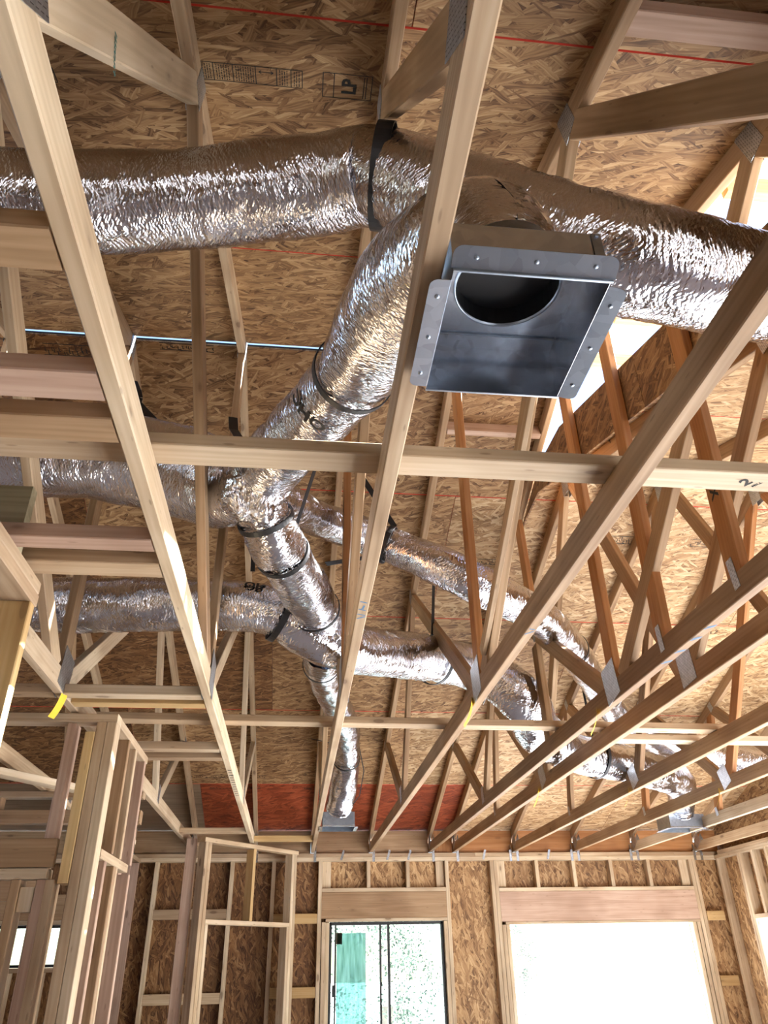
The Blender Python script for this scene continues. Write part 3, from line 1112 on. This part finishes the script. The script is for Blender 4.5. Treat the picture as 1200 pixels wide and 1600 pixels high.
# ------------------------------------------------------------------ ducts
def spline(pts, step=.012):
    """Catmull-Rom through (x, y, z, r), resampled evenly"""
    P = [Vector(p) for p in pts]
    P = [P[0] * 2 - P[1]] + P + [P[-1] * 2 - P[-2]]
    raw = []
    for i in range(1, len(P) - 2):
        p0, p1, p2, p3 = P[i - 1:i + 3]
        for k in range(24):
            t = k / 24
            raw.append(.5 * ((2 * p1) + (p2 - p0) * t + (2 * p0 - 5 * p1 + 4 * p2 - p3) * t * t + (3 * p1 - p0 - 3 * p2 + p3) * t ** 3))
    raw.append(P[-2])
    out, acc = [raw[0]], 0
    for a, b in zip(raw[:-1], raw[1:]):
        d = (b.xyz - a.xyz).length
        while acc + d >= step:
            f = (step - acc) / d
            a = a.lerp(b, f)
            out.append(a)
            d = (b.xyz - a.xyz).length
            acc = 0
        acc += d
    return out


def frames(C):
    fr = []
    n = None
    for i in range(len(C)):
        t = (C[min(i + 1, len(C) - 1)].xyz - C[max(i - 1, 0)].xyz).normalized()
        if n is None:
            n = Vector((0, 0, 1)) - t * t.z
        n = (n - t * n.dot(t)).normalized()
        fr.append((t, n, t.cross(n)))
    return fr


class Duct:
    def __init__(self, name, pts, label, seed=0, amp=1.0, pinch=(), group='insulated flexible ducts', seg=72, top=True, parent=None):
        C = spline([p for p in pts])
        F = frames(C)
        self.C, self.F = C, F
        sd_ = seed * 7.3
        vs, uvs = [], []
        u = 0
        for i, c in enumerate(C):
            if i:
                u += (c.xyz - C[i - 1].xyz).length
            t, n, b = F[i]
            pz = 0
            for up, dep in pinch:
                pz += dep * math.exp(-((u - up) / .035) ** 2)
            for k in range(seg + 1):
                a = 2 * pi * k / seg
                ca, sa = cos(a), sin(a)
                r = c.w
                q = Vector((u * 7 + sd_, ca * 1.3, sa * 1.3))
                d = noise.noise(q) * .010
                q = Vector((u * 26 + a * .7 + sd_, ca * 2.2, sa * 2.2 + 9))
                d += (.5 - abs(noise.noise(q))) * .0055
                q = Vector((u * 60 - a * 1.2 + sd_, ca * 5, sa * 5 + 4))
                d += (.4 - abs(noise.noise(q))) * .0035
                # flatten a little under its own weight
                d -= .05 * r * max(0, -(n * ca + b * sa).z) ** 3
                R = r - pz * r + d * amp * min(1, r / .12) - .006
                vs.append(V(c.xyz + n * (ca * R) + b * (sa * R)))
                uvs.append((u, a * r))
        w = seg + 1
        fs = [(i * w + k, i * w + k + 1, (i + 1) * w + k + 1, (i + 1) * w + k) for i in range(len(C) - 1) for k in range(seg)]
        # closing discs set inside the ends
        for e, i0 in ((0, 0), (1, (len(C) - 1) * w)):
            ring = list(range(i0, i0 + seg))
            fs.append(tuple(ring if e == 0 else ring[::-1]))
        o3 = V(C[0].xyz)
        me = mesh_of(name, [v - o3 for v in vs], [f[::-1] for f in fs], FOIL, None, True)
        uvl = me.uv_layers.new(name='UVMap')
        flatuv = []
        for p in me.polygons:
            for vi in p.vertices:
                flatuv += uvs[vi]
        uvl.data.foreach_set('uv', flatuv)
        o = bpy.data.objects.new(name, me)
        link(o, parent, Matrix.Translation(o3))
        self.o = o
        if parent is None:
            tag(o, label, 'duct', group)
        self.len = u

    def at(self, s):
        """centre, tangent, radius at distance s along it"""
        i = min(len(self.C) - 1, max(0, int(s / .012)))
        return self.C[i].xyz, self.F[i][0], self.C[i].w


def ring_band(name, c, t, r, w, th, parent=None, a0=0, a1=2 * pi, seg=40, up=(0, 0, 1), mat=BLACK):
    """a flat band around the axis t at c; angle 0 is straight up"""
    t = t.normalized()
    n = (Vector(up) - t * t.dot(Vector(up))).normalized()
    b = t.cross(n)
    vs, fs = [], []
    for i in range(seg + 1):
        a = a0 + (a1 - a0) * i / seg
        d = n * cos(a) + b * sin(a)
        for rr, ss in ((r, -w / 2), (r + th, -w / 2), (r + th, w / 2), (r, w / 2)):
            vs.append(d * rr + t * ss)
    for i in range(seg):
        for k in range(4):
            fs.append((i * 4 + k, i * 4 + (k + 1) % 4, (i + 1) * 4 + (k + 1) % 4, (i + 1) * 4 + k))
    fs += [(0, 1, 2, 3), (seg * 4 + 3, seg * 4 + 2, seg * 4 + 1, seg * 4)]
    o = bpy.data.objects.new(name, mesh_of(name, vs, fs, mat))
    return link(o, parent, Matrix.Translation(V(c)))


def strap(duct, s, w, label, hangs=(), r_add=.0, name='hanger_strap', axis=None):
    c, t, r = duct.at(s)
    t = Vector(axis).normalized() if axis else t
    root = empty(name, c, label, 'strap', 'black duct straps')
    ring_band('band', c, t, r + r_add, w, .004, root)
    n = (Vector((0, 0, 1)) - t * t.z).normalized()
    b = t.cross(n)
    for ang, h in hangs:
        ang = min((2 * pi * k / 48 for k in range(48)), key=lambda a: (c + (n * cos(a) + b * sin(a)) * r - Vector(h)).length)
        p = c + (n * cos(ang) + b * sin(ang)) * (r + r_add + .002)
        board('tail', p, h, .003, w, BLACK, root, tuple(t))
    return root


trunk = Duct('flex_duct', [(-1.75, 1.38, 1.75, .142), (-1.06, 1.395, 1.785, .142), (-.868, 1.411, 1.791, .142), (-.707, 1.422, 1.813, .142), (-.371, 1.437, 1.899, .142),
                           (-.043, 1.406, 1.957, .142), (.123, 1.356, 1.952, .142), (.193, 1.323, 1.908, .142), (.34, 1.285, 1.78, .142), (.496, 1.25, 1.66, .142),
                           (.644, 1.22, 1.56, .142), (.792, 1.20, 1.49, .142), (1.064, 1.232, 1.47, .142), (1.287, 1.272, 1.49, .142), (1.60, 1.33, 1.50, .142)],
             'large silver duct crossing the whole frame near the top, above the open metal box', 1, 1.0, ((1.96, .05),))
branch = Duct('flex_duct', [(.36, .975, 1.15, .105), (.358, .985, 1.22, .118), (.33, 1.02, 1.285, .13), (.27, 1.10, 1.32, .133), (.20, 1.27, 1.375, .133), (.112, 1.66, 1.468, .119),
                            (-.016, 2.022, 1.553, .12), (-.154, 2.352, 1.602, .122), (-.222, 2.465, 1.60, .122)],
              'silver duct curving down from the open metal box to the crumpled foil junction', 2, 1.0, ((.86, .05),))
left2 = Duct('flex_duct', [(-2.1, 2.35, 1.6, 0.195), (-1.62, 2.459, 1.66, 0.195), (-1.225, 2.573, 1.76, 0.195), (-0.882, 2.645, 1.818, 0.195), (-0.599, 2.671, 1.79, 0.20), (-0.42, 2.65, 1.72, 0.195), (-0.31, 2.58, 1.66, 0.175), (-0.22, 2.50, 1.60, 0.14)],
             'silver duct at the left edge behind the nailer boards, ending in the foil junction', 3, 1.1)
d3 = Duct('flex_duct', [(-.22, 2.49, 1.60, .115), (-.20, 2.54, 1.575, .115), (-.177, 2.60, 1.545, .112), (-.13, 2.72, 1.49, .112), (-.049, 2.957, 1.465, .115),
                        (.03, 3.24, 1.465, .115), (.10, 3.48, 1.44, .11)],
          'short silver duct from the foil junction down to the lower junction', 4, 1.15, ((.16, .05), (.92, .06)))
left3 = Duct('flex_duct', [(-2.2, 3.33, 1.44, .135), (-1.67, 3.345, 1.446, .135), (-1.268, 3.39, 1.465, .135), (-.987, 3.413, 1.483, .135), (-.538, 3.406, 1.497, .133),
                           (-.293, 3.39, 1.491, .13), (-.139, 3.405, 1.465, .125), (.019, 3.48, 1.409, .13), (.132, 3.56, 1.385, .13), (.287, 3.71, 1.40, .13),
                           (.614, 4.10, 1.52, .14), (.956, 4.38, 1.58, .145), (1.166, 4.42, 1.52, .148), (1.36, 4.42, 1.36, .15), (1.554, 4.74, 1.25, .15),
                           (1.904, 5.16, 1.235, .142), (2.234, 5.34, 1.23, .138), (2.60, 5.62, 1.23, .138), (3.0, 6.0, 1.25, .138), (3.32, 6.5, 1.27, .13), (3.46, 6.82, 1.21, .12), (3.50, 6.93, 1.14, .11)],
              'long silver duct from the left wall past the lower junction to the far right box', 5, 1.2, ((2.12, .06), (3.38, .05)))
dn = Duct('flex_duct', [(.11, 3.66, 1.37, .10), (.112, 4.05, 1.42, .10), (.207, 4.772, 1.477, .10), (.346, 5.679, 1.53, .105), (.391, 6.203, 1.49, .105),
                        (.394, 6.62, 1.33, .12), (.368, 6.86, 1.15, .12)],
          'silver duct dropping from the lower junction to the small metal box by the far wall', 6, 1.3, ((.30, .05), (2.7, .06)))
u5 = Duct('flex_duct', [(-.2, 2.53, 1.62, .09), (-.11, 2.82, 1.735, .09), (.07, 3.29, 1.93, .095), (.269, 3.48, 1.97, .10), (.476, 3.50, 1.90, .10), (.721, 3.40, 1.73, .108),
                        (.924, 3.44, 1.645, .108), (1.23, 3.68, 1.64, .105), (1.556, 4.12, 1.66, .105), (1.979, 4.839, 1.69, .105), (2.43, 5.56, 1.65, .11),
                        (3.0, 6.18, 1.60, .115), (3.32, 6.30, 1.56, .115), (3.62, 6.25, 1.48, .115), (4.0, 6.1, 1.40, .115), (4.5, 5.95, 1.36, .115)],
          'thin silver duct behind the webs, running from the foil junction to the far right', 7, 1.2, ((1.33, .05), (3.1, .05)))


def crumple(name, c, rad, seed, label):
    """wrinkled foil wrapped round a joint"""
    bm = bmesh.new()
    bmesh.ops.create_icosphere(bm, subdivisions=5, radius=1)
    for v in bm.verts:
        q = v.co.copy()
        d = 1 + noise.noise(q * 2.1 + Vector((seed, 0, 0))) * .22
        d += (.45 - abs(noise.noise(q * 5.2 + Vector((seed, 3, 1))))) * .20
        d += (.45 - abs(noise.noise(q * 12 + Vector((seed, 8, 1))))) * .09
        v.co = Vector((q.x * rad[0], q.y * rad[1], q.z * rad[2])) * d
    me = bpy.data.meshes.new(name)
    bm.to_mesh(me)
    bm.free()
    me.materials.append(FOIL)
    me.polygons.foreach_set('use_smooth', [True] * len(me.polygons))
    uvl = me.uv_layers.new(name='UVMap')
    fu = []
    for p in me.polygons:
        for vi in p.vertices:
            co = me.vertices[vi].co
            fu += [atan2(co.y, co.x) * .15, co.z]
    uvl.data.foreach_set('uv', fu)
    o = bpy.data.objects.new(name, me)
    link(o, None, Matrix.Translation(V(c)))
    return tag(o, label, 'duct wrap', 'foil wraps at the duct joints')


crumple('foil_wrap', (-.215, 2.47, 1.585), (.125, .13, .135), 1.7, 'crumpled foil wrap where four ducts meet below the long brace')
crumple('foil_wrap', (.11, 3.53, 1.40), (.125, .125, .12), 4.2, 'foil wrap at the lower duct junction behind the middle truss')

strap(trunk, 1.97, .046, 'wide black strap around the large top duct, tied to the middle truss web', ((0, (.17, 1.43, 2.33)),), .001, axis=(1, -.10, -.16))
strap(branch, .86, .024, 'dark band around the duct that curves down from the open metal box', (), .0)
strap(d3, .16, .022, 'upper thin black strap around the short duct below the foil junction', ((-1.9, (-.06, 2.55, 1.78)),), .0)
strap(d3, .36, .024, 'lower black strap around the short duct, its tail rising to the right', ((-1.9, (.06, 2.62, 1.95)), (1.9, (-.30, 2.95, 1.85))), .0)
strap(d3, .92, .016, 'black band at the bottom end of the short duct', (), .0)
strap(left3, 2.10, .03, 'black strap around the left lower duct beside the lower junction', ((0, (-.226, 3.25, 1.92)),), .004)
strap(left3, 3.38, .026, 'black strap around the duct between the middle truss and the brown truss', ((0, (.79, 4.15, 2.0)),), .003)
strap(left3, 5.25, .022, 'black strap around the far duct under the low trusses', ((0, (2.10, 5.30, 1.75)),), .003)
strap(dn, .30, .018, 'black strap at the top of the dropping duct', (), .0)
strap(dn, 2.72, .018, 'black strap at the middle of the dropping duct', (), .0)
strap(u5, 1.33, .030, 'black strap around the thin duct beside the middle truss', ((0, (.21, 3.45, 2.45)), (3.0, (.10, 3.40, 1.74))), .003)
strap(u5, 3.1, .030, 'black strap around the thin duct behind the end truss', ((0, (1.45, 4.55, 2.05)),), .0)
# free-hanging strap loops under the ridge on the left
for pts, lb in (([(-.90, 2.99, 2.52), (-.862, 2.95, 2.43), (-.848, 2.95, 2.385), (-.854, 2.95, 2.31), (-.855, 2.95, 2.25), (-.86, 2.93, 2.12)],
                 'loose black strap looping from the truss at the left, above the long brace'),
                ([(-.84, 2.93, 2.33), (-.80, 2.94, 2.29), (-.757, 2.95, 2.25), (-.76, 2.95, 2.19)],
                 'short end of the looping black strap, bent down to the right above the long brace'),
                ([(-.385, 2.96, 2.30), (-.375, 2.95, 2.22), (-.345, 2.93, 2.16), (-.32, 2.90, 2.08)],
                 'black strap end at the foot of the ridge post behind the long brace'),
                ([(.10, 6.30, 1.60), (.50, 6.28, 1.52), (.55, 6.45, 1.38), (.53, 6.65, 1.22), (.44, 6.80, 1.12)],
                 'thin black cable curling beside the dropping duct')):
    c = Vector(pts[0])
    root = empty('hanger_strap', pts[0], lb, 'strap', 'black duct straps')
    wide = .045 if 'cable' not in lb else .008
    for a, b in zip(pts[:-1], pts[1:]):
        board('tail', a, b, .004, wide, BLACK, root, (1, .3, 0))
tag(board('hanger_strap', (-.27, 3.25, 2.15), (-.255, 3.29, 1.63), .004, .022, BLACK, None, (1, 0, 0)), 'straight black strap hanging behind the left lower duct', 'strap', 'black duct straps')

# ------------------------------------------------------------------ metal register boxes
def sheet_box(parent, x0, x1, y0, y1, z0, z1, hole, mat):
    """thin walled box open downwards, round hole in its top"""
    t = .0012
    box('side', (x0, y0, z0), (x0 + t, y1, z1), mat, parent)
    box('side', (x1 - t, y0, z0), (x1, y1, z1), mat, parent)
    box('side', (x0 + t, y0, z0), (x1 - t, y0 + t, z1), mat, parent)
    box('side', (x0 + t, y1 - t, z0), (x1 - t, y1, z1), mat, parent)
    hx, hy, hr = hole
    n = 48
    sq, ci = [], []
    for i in range(n):
        a = 2 * pi * i / n
        ci.append((hx + hr * cos(a), hy + hr * sin(a)))
        dx, dy = cos(a), sin(a)
        k = min(((x1 - hx) / dx if dx > 0 else (x0 - hx) / dx) if abs(dx) > 1e-6 else 9, ((y1 - hy) / dy if dy > 0 else (y0 - hy) / dy) if abs(dy) > 1e-6 else 9)
        sq.append((hx + dx * k, hy + dy * k))
    # put the four corners exactly on the outline
    for cx, cy in ((x0, y0), (x1, y0), (x1, y1), (x0, y1)):
        j = min(range(n), key=lambda i: (sq[i][0] - cx) ** 2 + (sq[i][1] - cy) ** 2)
        sq[j] = (cx, cy)
    vs = [(x - hx, y - hy, -t) for x, y in ci] + [(x - hx, y - hy, -t) for x, y in sq] + [(x - hx, y - hy, 0) for x, y in ci] + [(x - hx, y - hy, 0) for x, y in sq]
    fs = []
    for i in range(n):
        j = (i + 1) % n
        fs.append((i, j, n + j, n + i))
        fs.append((2 * n + i, 3 * n + i, 3 * n + j, 2 * n + j))
        fs.append((i, 2 * n + i, 2 * n + j, j))
    o = bpy.data.objects.new('top_sheet', mesh_of('top_sheet', vs, fs, mat))
    link(o, parent, Matrix.Translation(V(hx, hy, z1)))


def collar(parent, c, r, h, mat):
    n = 48
    vs, fs = [], []
    for z, rr in ((-.004, r), (-.004, r + .004), (h, r + .004), (h, r)):
        for i in range(n):
            a = 2 * pi * i / n
            vs.append((rr * cos(a), rr * sin(a), z))
    for k in range(4):
        for i in range(n):
            j = (i + 1) % n
            q = (k + 1) % 4
            fs.append((k * n + i, k * n + j, q * n + j, q * n + i))
    o = bpy.data.objects.new('collar', mesh_of('collar', vs, [f[::-1] for f in fs], mat, None, True))
    link(o, parent, Matrix.Translation(V(c)))


def flange(parent, a, b, out, w, mat, t=.0012, drop=.0):
    """rounded-corner strip from a to b, reaching w along out"""
    a, b, out = Vector(a), Vector(b), Vector(out).normalized()
    x = (b - a).normalized()
    L = (b - a).length
    r = w * .45
    pts = [(0, 0), (L, 0)]
    for i in range(6):
        q = pi / 2 * i / 5
        pts.append((L - r + r * cos(q), w - r + r * sin(q)))
    for i in range(6):
        q = pi / 2 + pi / 2 * i / 5
        pts.append((r + r * cos(q), w - r + r * sin(q)))
    z = x.cross(out)
    M = Matrix((x, out, z)).transposed().to_4x4()
    M.translation = V(a)
    n = len(pts)
    vs = [(p[0], p[1], s) for s in (0, t) for p in pts]
    fs = [tuple(range(n))[::-1], tuple(range(n, 2 * n))] + [(i, (i + 1) % n, n + (i + 1) % n, n + i) for i in range(n)]
    o = bpy.data.objects.new('flange', mesh_of('flange', vs, fs, mat))
    link(o, parent, M)
    for k in range(3):
        p = a + x * (L * (.14 + .36 * k)) + out * (w * .5)
        bm = bmesh.new()
        bmesh.ops.create_uvsphere(bm, u_segments=10, v_segments=5, radius=.0045)
        for v in bm.verts:
            v.co.z *= .5
        me = bpy.data.meshes.new('screw')
        bm.to_mesh(me)
        bm.free()
        me.materials.append(GALVD)
        link_sub(bpy.data.objects.new('screw', me), o, Matrix.Translation(V(p + (z * -.0005 if z.z > 0 else z * .0017))))
    return o


boot = empty('register_box', (.36, .99, .985), 'open galvanised metal box with a round hole hanging under the trusses at the centre', 'duct box', 'metal register boxes')
bx0, bx1, by0, by1, bz0, bz1 = .222, .492, .835, 1.135, .978, 1.098
sheet_box(boot, bx0, bx1, by0, by1, bz0, bz1, (.358, .965, .102), GALV)
collar(boot, (.358, .965, bz1), .098, .06, GALVD)
flange(boot, (bx0 - .004, by0 - .001, bz0 + .006), (bx1 + .008, by0 - .001, bz0 + .006), (0, -1, .42), .038, GALVD)
flange(boot, (bx0 - .001, by1 - .01, bz0), (bx0 - .001, by0 + .02, bz0), (-1, 0, .02), .034, GALV)
flange(boot, (bx1 + .001, by0 + .01, bz0 + .002), (bx1 + .001, by1 + .0, bz0 + .002), (1, 0, -.22), .034, GALVD)
box('hem', (bx0, by0 - .002, bz0 - .001), (bx1 + .004, by0 + .003, bz0 + .011), GALVD, boot)
box('hem', (bx0, by1 - .002, bz0 - .002), (bx1, by1 + .003, bz0 + .006), GALV, boot)
box('corner_tab', (bx1 - .018, by0 - .003, bz0 + .012), (bx1, by0 - .0015, bz1 - .002), GALVD, boot)
for z in (bz0 + .03, bz1 - .012):
    box('rivet', (bx1 - .012, by0 - .006, z), (bx1 - .006, by0 - .0031, z + .006), GALVD, boot)
ln = [(.097 * cos(2 * pi * i / 40), .097 * sin(2 * pi * i / 40)) for i in range(40)]
o = bpy.data.objects.new('inner_liner', mesh_of('inner_liner', [(x, y, z) for z in (0, .042) for x, y in ln],
                         [(i, (i + 1) % 40, 40 + (i + 1) % 40, 40 + i) for i in range(40)] + [tuple(range(40, 80))], BLACK))
link(o, boot, Matrix.Translation(V(.358, .965, bz1 - .0005)))
# crease across the inner top sheet
box('seam', (bx0 + .003, 1.092, bz1 - .0065), (bx1 - .003, 1.094, bz1 - .0015), GALVD, boot)


def small_boot(c, sx, sy, label):
    x, y = c
    r = empty('register_box', (x, y, 1.0), label, 'duct box', 'metal register boxes')
    sheet_box(r, x - sx / 2, x + sx / 2, y - sy / 2, y + sy / 2, .995, 1.115, (x, y, .09), GALVD)
    collar(r, (x, y, 1.115), .088, .05, GALVD)
    flange(r, (x - sx / 2, y - sy / 2, .997), (x + sx / 2, y - sy / 2, .997), (0, -1, 0), .03, GALV)
    flange(r, (x + sx / 2, y - sy / 2, .997), (x + sx / 2, y + sy / 2, .997), (1, 0, 0), .03, GALV)
    flange(r, (x - sx / 2, y + sy / 2, .997), (x - sx / 2, y - sy / 2, .997), (-1, 0, 0), .03, GALV)
    box('hem', (x - sx / 2 - .002, y - sy / 2 - .003, .999), (x + sx / 2 + .002, y - sy / 2 - .001, 1.012), GALV, r)


small_boot((.365, 6.93), .27, .27, 'small metal box under the dropping duct near the far wall')
small_boot((3.51, 7.02), .33, .27, 'small metal box under the far right duct between two low trusses')

# ------------------------------------------------------------------ ink on the boards
def on_slope(panel, X, y, zf, nrm, me, rot=0, name='stamp'):
    """lay a flat ink mesh on the underside of a slope; local x runs to the right as seen from below"""
    ex = Vector((1, 0, 0))
    nz_ = -Vector(nrm)
    ey = nz_.cross(ex)
    R_ = Matrix((ex, ey, nz_)).transposed().to_4x4()
    M = R_ @ Matrix.Rotation(rot, 4, 'Z')
    M.translation = V(Vector((X, y, zf(y))) + nz_ * .0012)
    o = bpy.data.objects.new(name, me)
    if not me.materials:
        me.materials.append(INK)
    return link_sub(o, panel, M)


def panel_at(x):
    for (a, b), o in STAMPED.items():
        if a <= x <= b:
            return o


def frame_rect(x0, y0, x1, y1):
    return [(x0, y0, x1, y0), (x1, y0, x1, y1), (x1, y1, x0, y1), (x0, y1, x0, y0)]


p_ = panel_at(.06)
on_slope(p_, .075, 1.345, znear, NRM_N, strokes_mesh(frame_rect(-.085, -.05, .07, .05) + [(-.05, -.05, -.05, .05), (.045, -.045, .045, .045), (.053, -.045, .053, .045)], .003, INK))
on_slope(p_, .075, 1.345, znear, NRM_N, text_mesh('LP', .062), radians(90))
random.seed(11)
seg = frame_rect(-.20, -.035, .185, .035)
for x in (-.14, -.09, -.03, .04, .105, .15):
    seg.append((x, -.035, x, .035))
seg += [(.05, .015, .095, .015), (.05, .015, .058, .021), (.05, .015, .058, .009), (.095, .015, .087, .021), (.095, .015, .087, .009)]
for x0, x1 in ((-.195, -.145), (-.135, -.095), (-.085, -.035), (-.025, .035), (.11, .145), (.155, .18)):
    x = x0 + .005
    while x < x1:
        y = -.03
        while y < .028:
            h = random.uniform(.004, .013)
            seg.append((x, y, x, min(.03, y + h)))
            y += h + .003
        x += .0075
on_slope(p_, -.26, 1.335, znear, NRM_N, strokes_mesh(seg, .0028, INK))
on_slope(p_, -.90, 1.41, znear, NRM_N, strokes_mesh(frame_rect(-.06, -.03, .05, .03) + [(-.02, -.03, -.02, .03), (-.012, -.03, -.012, .03)], .004, INK))

FARP = [o for o in bpy.data.objects if o.name.startswith('roof_panel')]


def far_stamp(x, y, w, h, n):
    seg = [(-w / 2, -h / 2, w / 2, -h / 2), (-w / 2, h / 2, w / 2, h / 2)]
    for i in range(n):
        xx = -w / 2 + w * (i + random.random()) / n
        y0 = random.uniform(-h / 2, 0)
        seg.append((xx, y0, xx, y0 + random.uniform(.2, .5) * h))
        seg.append((xx, y0, min(w / 2, xx + random.uniform(.1, .9) * w / n), y0))
    for o in FARP:
        m = PROT[o.name].inverted() @ V(x, y, zfar(y))
        d = o.dimensions if False else o.data.vertices[10].co
        if abs(m.x) <= d.x and abs(m.y) <= d.y and abs(m.z) < .03:
            return on_slope(o, x, y, zfar, NRM_F, strokes_mesh(seg, .005, INK))


for a in ((-1.30, 3.30, .42, .07, 26), (-.72, 3.24, .3, .04, 14), (2.35, 4.50, .42, .07, 26), (2.95, 4.50, .36, .07, 22), (-.65, 7.56, .7, .05, 30), (.15, 7.50, .16, .05, 5),
          (-.60, 7.76, .5, .03, 16), (.35, 7.76, .6, .03, 20), (2.9, 5.75, .18, .08, 6), (3.3, 5.4, .12, .07, 5), (1.35, 4.75, .22, .05, 9), (3.1, 8.2, .3, .06, 8)):
    far_stamp(*a)
# grade mark on the long brace and lettering on two truss members
M = Matrix(((1, 0, 0, 0), (0, -1, 0, 0), (0, 0, -1, 0), (0, 0, 0, 1)))


def under(obj, x, y, z, txt, size, rot, mat):
    me = text_mesh(txt, size)
    me.materials.append(mat)
    MM = M @ Matrix.Rotation(rot, 4, 'Z')
    MM.translation = V(x, y, z - .0008)
    o = bpy.data.objects.new('grade_mark', me)
    link_sub(o, obj, MM)


under(b1, 1.165, 1.567, 1.091, '2', .05, radians(55), INK)
under(b1, 1.20, 1.575, 1.091, 'MILL', .014, radians(55), INK)

def duct_mark(duct, s0, ang, txt, size, rot, name='marking'):
    """felt pen lettering wrapped on the jacket at distance s0, angle ang from the top"""
    me = text_mesh(txt, size)
    ca, sa = cos(rot), sin(rot)
    i0 = int(s0 / .012)
    base = V(duct.C[0].xyz)
    for v in me.vertices:
        x, y = v.co.x * ca - v.co.y * sa, v.co.x * sa + v.co.y * ca
        i = max(0, min(len(duct.C) - 1, i0 + int(x / .012)))
        c = duct.C[i]
        t, n, b = duct.F[i]
        a = ang + y / c.w
        v.co = V(c.xyz + t * (x - int(x / .012) * .012) + (n * cos(a) + b * sin(a)) * (c.w + .004)) - base
    me.materials.append(INK)
    o = bpy.data.objects.new(name, me)
    COL.objects.link(o)
    o.parent = duct.o
    return o


duct_mark(branch, 1.02, -1.75, 'OHC', .07, radians(80))
duct_mark(left3, 1.96, 1.05, 'OR', .06, 0)
duct_mark(left3, 4.42, -1.1, 'R', .07, radians(60))


def chord_marks(ob, y0, x, segs, w=.007, mat=BLUEINK):
    MM = M.copy()
    MM.translation = V(x, y0, CT - .0008)
    link_sub(bpy.data.objects.new('ink_mark', strokes_mesh(segs, w, mat)), ob, MM)


def side_mark(ob, x, y, z, side, what, rot=0, mat=INK, size=.05):
    """lettering on an upright face, side = -1 for a face looking left, +1 for one looking right"""
    R_ = Matrix(((0, 0, side), (side, 0, 0), (0, 1, 0))).to_4x4()
    MM = R_ @ Matrix.Rotation(rot, 4, 'Z')
    MM.translation = V(x + side * .0012, y, z)
    me = text_mesh(what, size) if isinstance(what, str) else strokes_mesh(what, .004, mat)
    if not me.materials:
        me.materials.append(mat)
    link_sub(bpy.data.objects.new('pen_mark', me), ob, MM)


def piece_at(name, x, y, z):
    best = None
    for o in bpy.data.objects:
        if o.name.startswith(name):
            q = PROT[o.name].inverted() @ V(x, y, z)
            d = o.data.vertices[8]
            if abs(q.x) < abs(o.data.vertices[0].co.x) + .02:
                k = abs(q.y) + abs(q.z)
                if best is None or k < best[0]:
                    best = (k, o)
    return best[1]


side_mark(piece_at('web', 1.43, 2.08, 1.42), 1.4126, 2.08, 1.42, -1, 'IVX', radians(-90), INK, .06)
side_mark(piece_at('top_chord', 1.69, 3.25, 2.50), 1.6722, 3.25, 2.50, -1, 'T', radians(18), INK, .05)
random.seed(5)
gm = []
for k in range(9):
    xx = -.035 + .009 * k
    gm += [(xx, -.008, xx + random.uniform(-.003, .003), random.uniform(.002, .010)), (xx, random.uniform(-.006, .006), xx + .005, random.uniform(-.006, .006))]
side_mark(piece_at('web', -.404, .775, 1.43), -.3858, .785, 1.43, 1, gm, radians(-60), GREENINK)

CH = [o for o in bpy.data.objects if o.name.startswith('bottom_chord')]


def chord_at(x):
    return min(CH, key=lambda o: abs(PLOC[o.name].x - x))


chord_marks(chord_at(.19), 2.30, .19, [(-.012, -.05, .014, -.03), (-.014, -.01, .013, -.02), (-.012, .03, .012, .02), (0, .03, .004, .06), (-.012, .09, .012, .08)])
chord_marks(chord_at(.80), 2.45, .80, [(-.014, 0, .012, .03), (-.01, .05, .012, .045)])
for yy in (2.72, 2.60, 2.47, 2.36):
    chord_marks(chord_at(1.43), yy, 1.43, [(-.014, 0, .012, .03), (-.012, .018, .014, .04)])
chord_marks(chord_at(-.40), 5.0, -.404, [(-.01, -.45 + .07 * i, .012, -.45 + .07 * i) for i in range(12)], .018, INK)

# ------------------------------------------------------------------ trees outside
def tree(x, y, h, seed, label):
    random.seed(seed)
    r = empty('tree', (x, y, FL - .12), label, 'tree', 'trees beyond the windows')
    z0 = FL - .12
    board('trunk', (x, y, z0), (x + .1, y, z0 + h * .5), .16, .16, BARK, r)
    vs, fs = [], []
    for c in range(26):
        cc = Vector((random.gauss(0, h * .15), random.gauss(0, h * .15), h * random.uniform(.2, .95)))
        for k in range(80):
            p = cc + Vector((random.gauss(0, 1), random.gauss(0, 1), random.gauss(0, .8))) * h * .055
            d1 = Vector((random.uniform(-1, 1), random.uniform(-1, 1), random.uniform(-1, 1))).normalized() * random.uniform(.03, .06) * h * .22
            d2 = d1.cross(Vector((random.uniform(-1, 1), random.uniform(-1, 1), random.uniform(-1, 1)))).normalized() * d1.length * .55
            i = len(vs)
            vs += [p - d1, p + d2, p + d1, p - d2]
            fs.append((i, i + 1, i + 2, i + 3))
    o = bpy.data.objects.new('foliage', mesh_of('foliage', vs, fs, LEAF))
    link(o, r, Matrix.Translation(V(x, y, z0)))
    o['kind'] = 'stuff'


tree(2.15, 17.5, 2.9, 3, 'leafy tree outside the right half of the sliding window')
tree(1.3, 12.6, 2.6, 4, 'leafy tree behind the dusty left pane of the sliding window')
tree(9.2, 34, 3.2, 5, 'small distant tree at the left edge of the wide window opening')
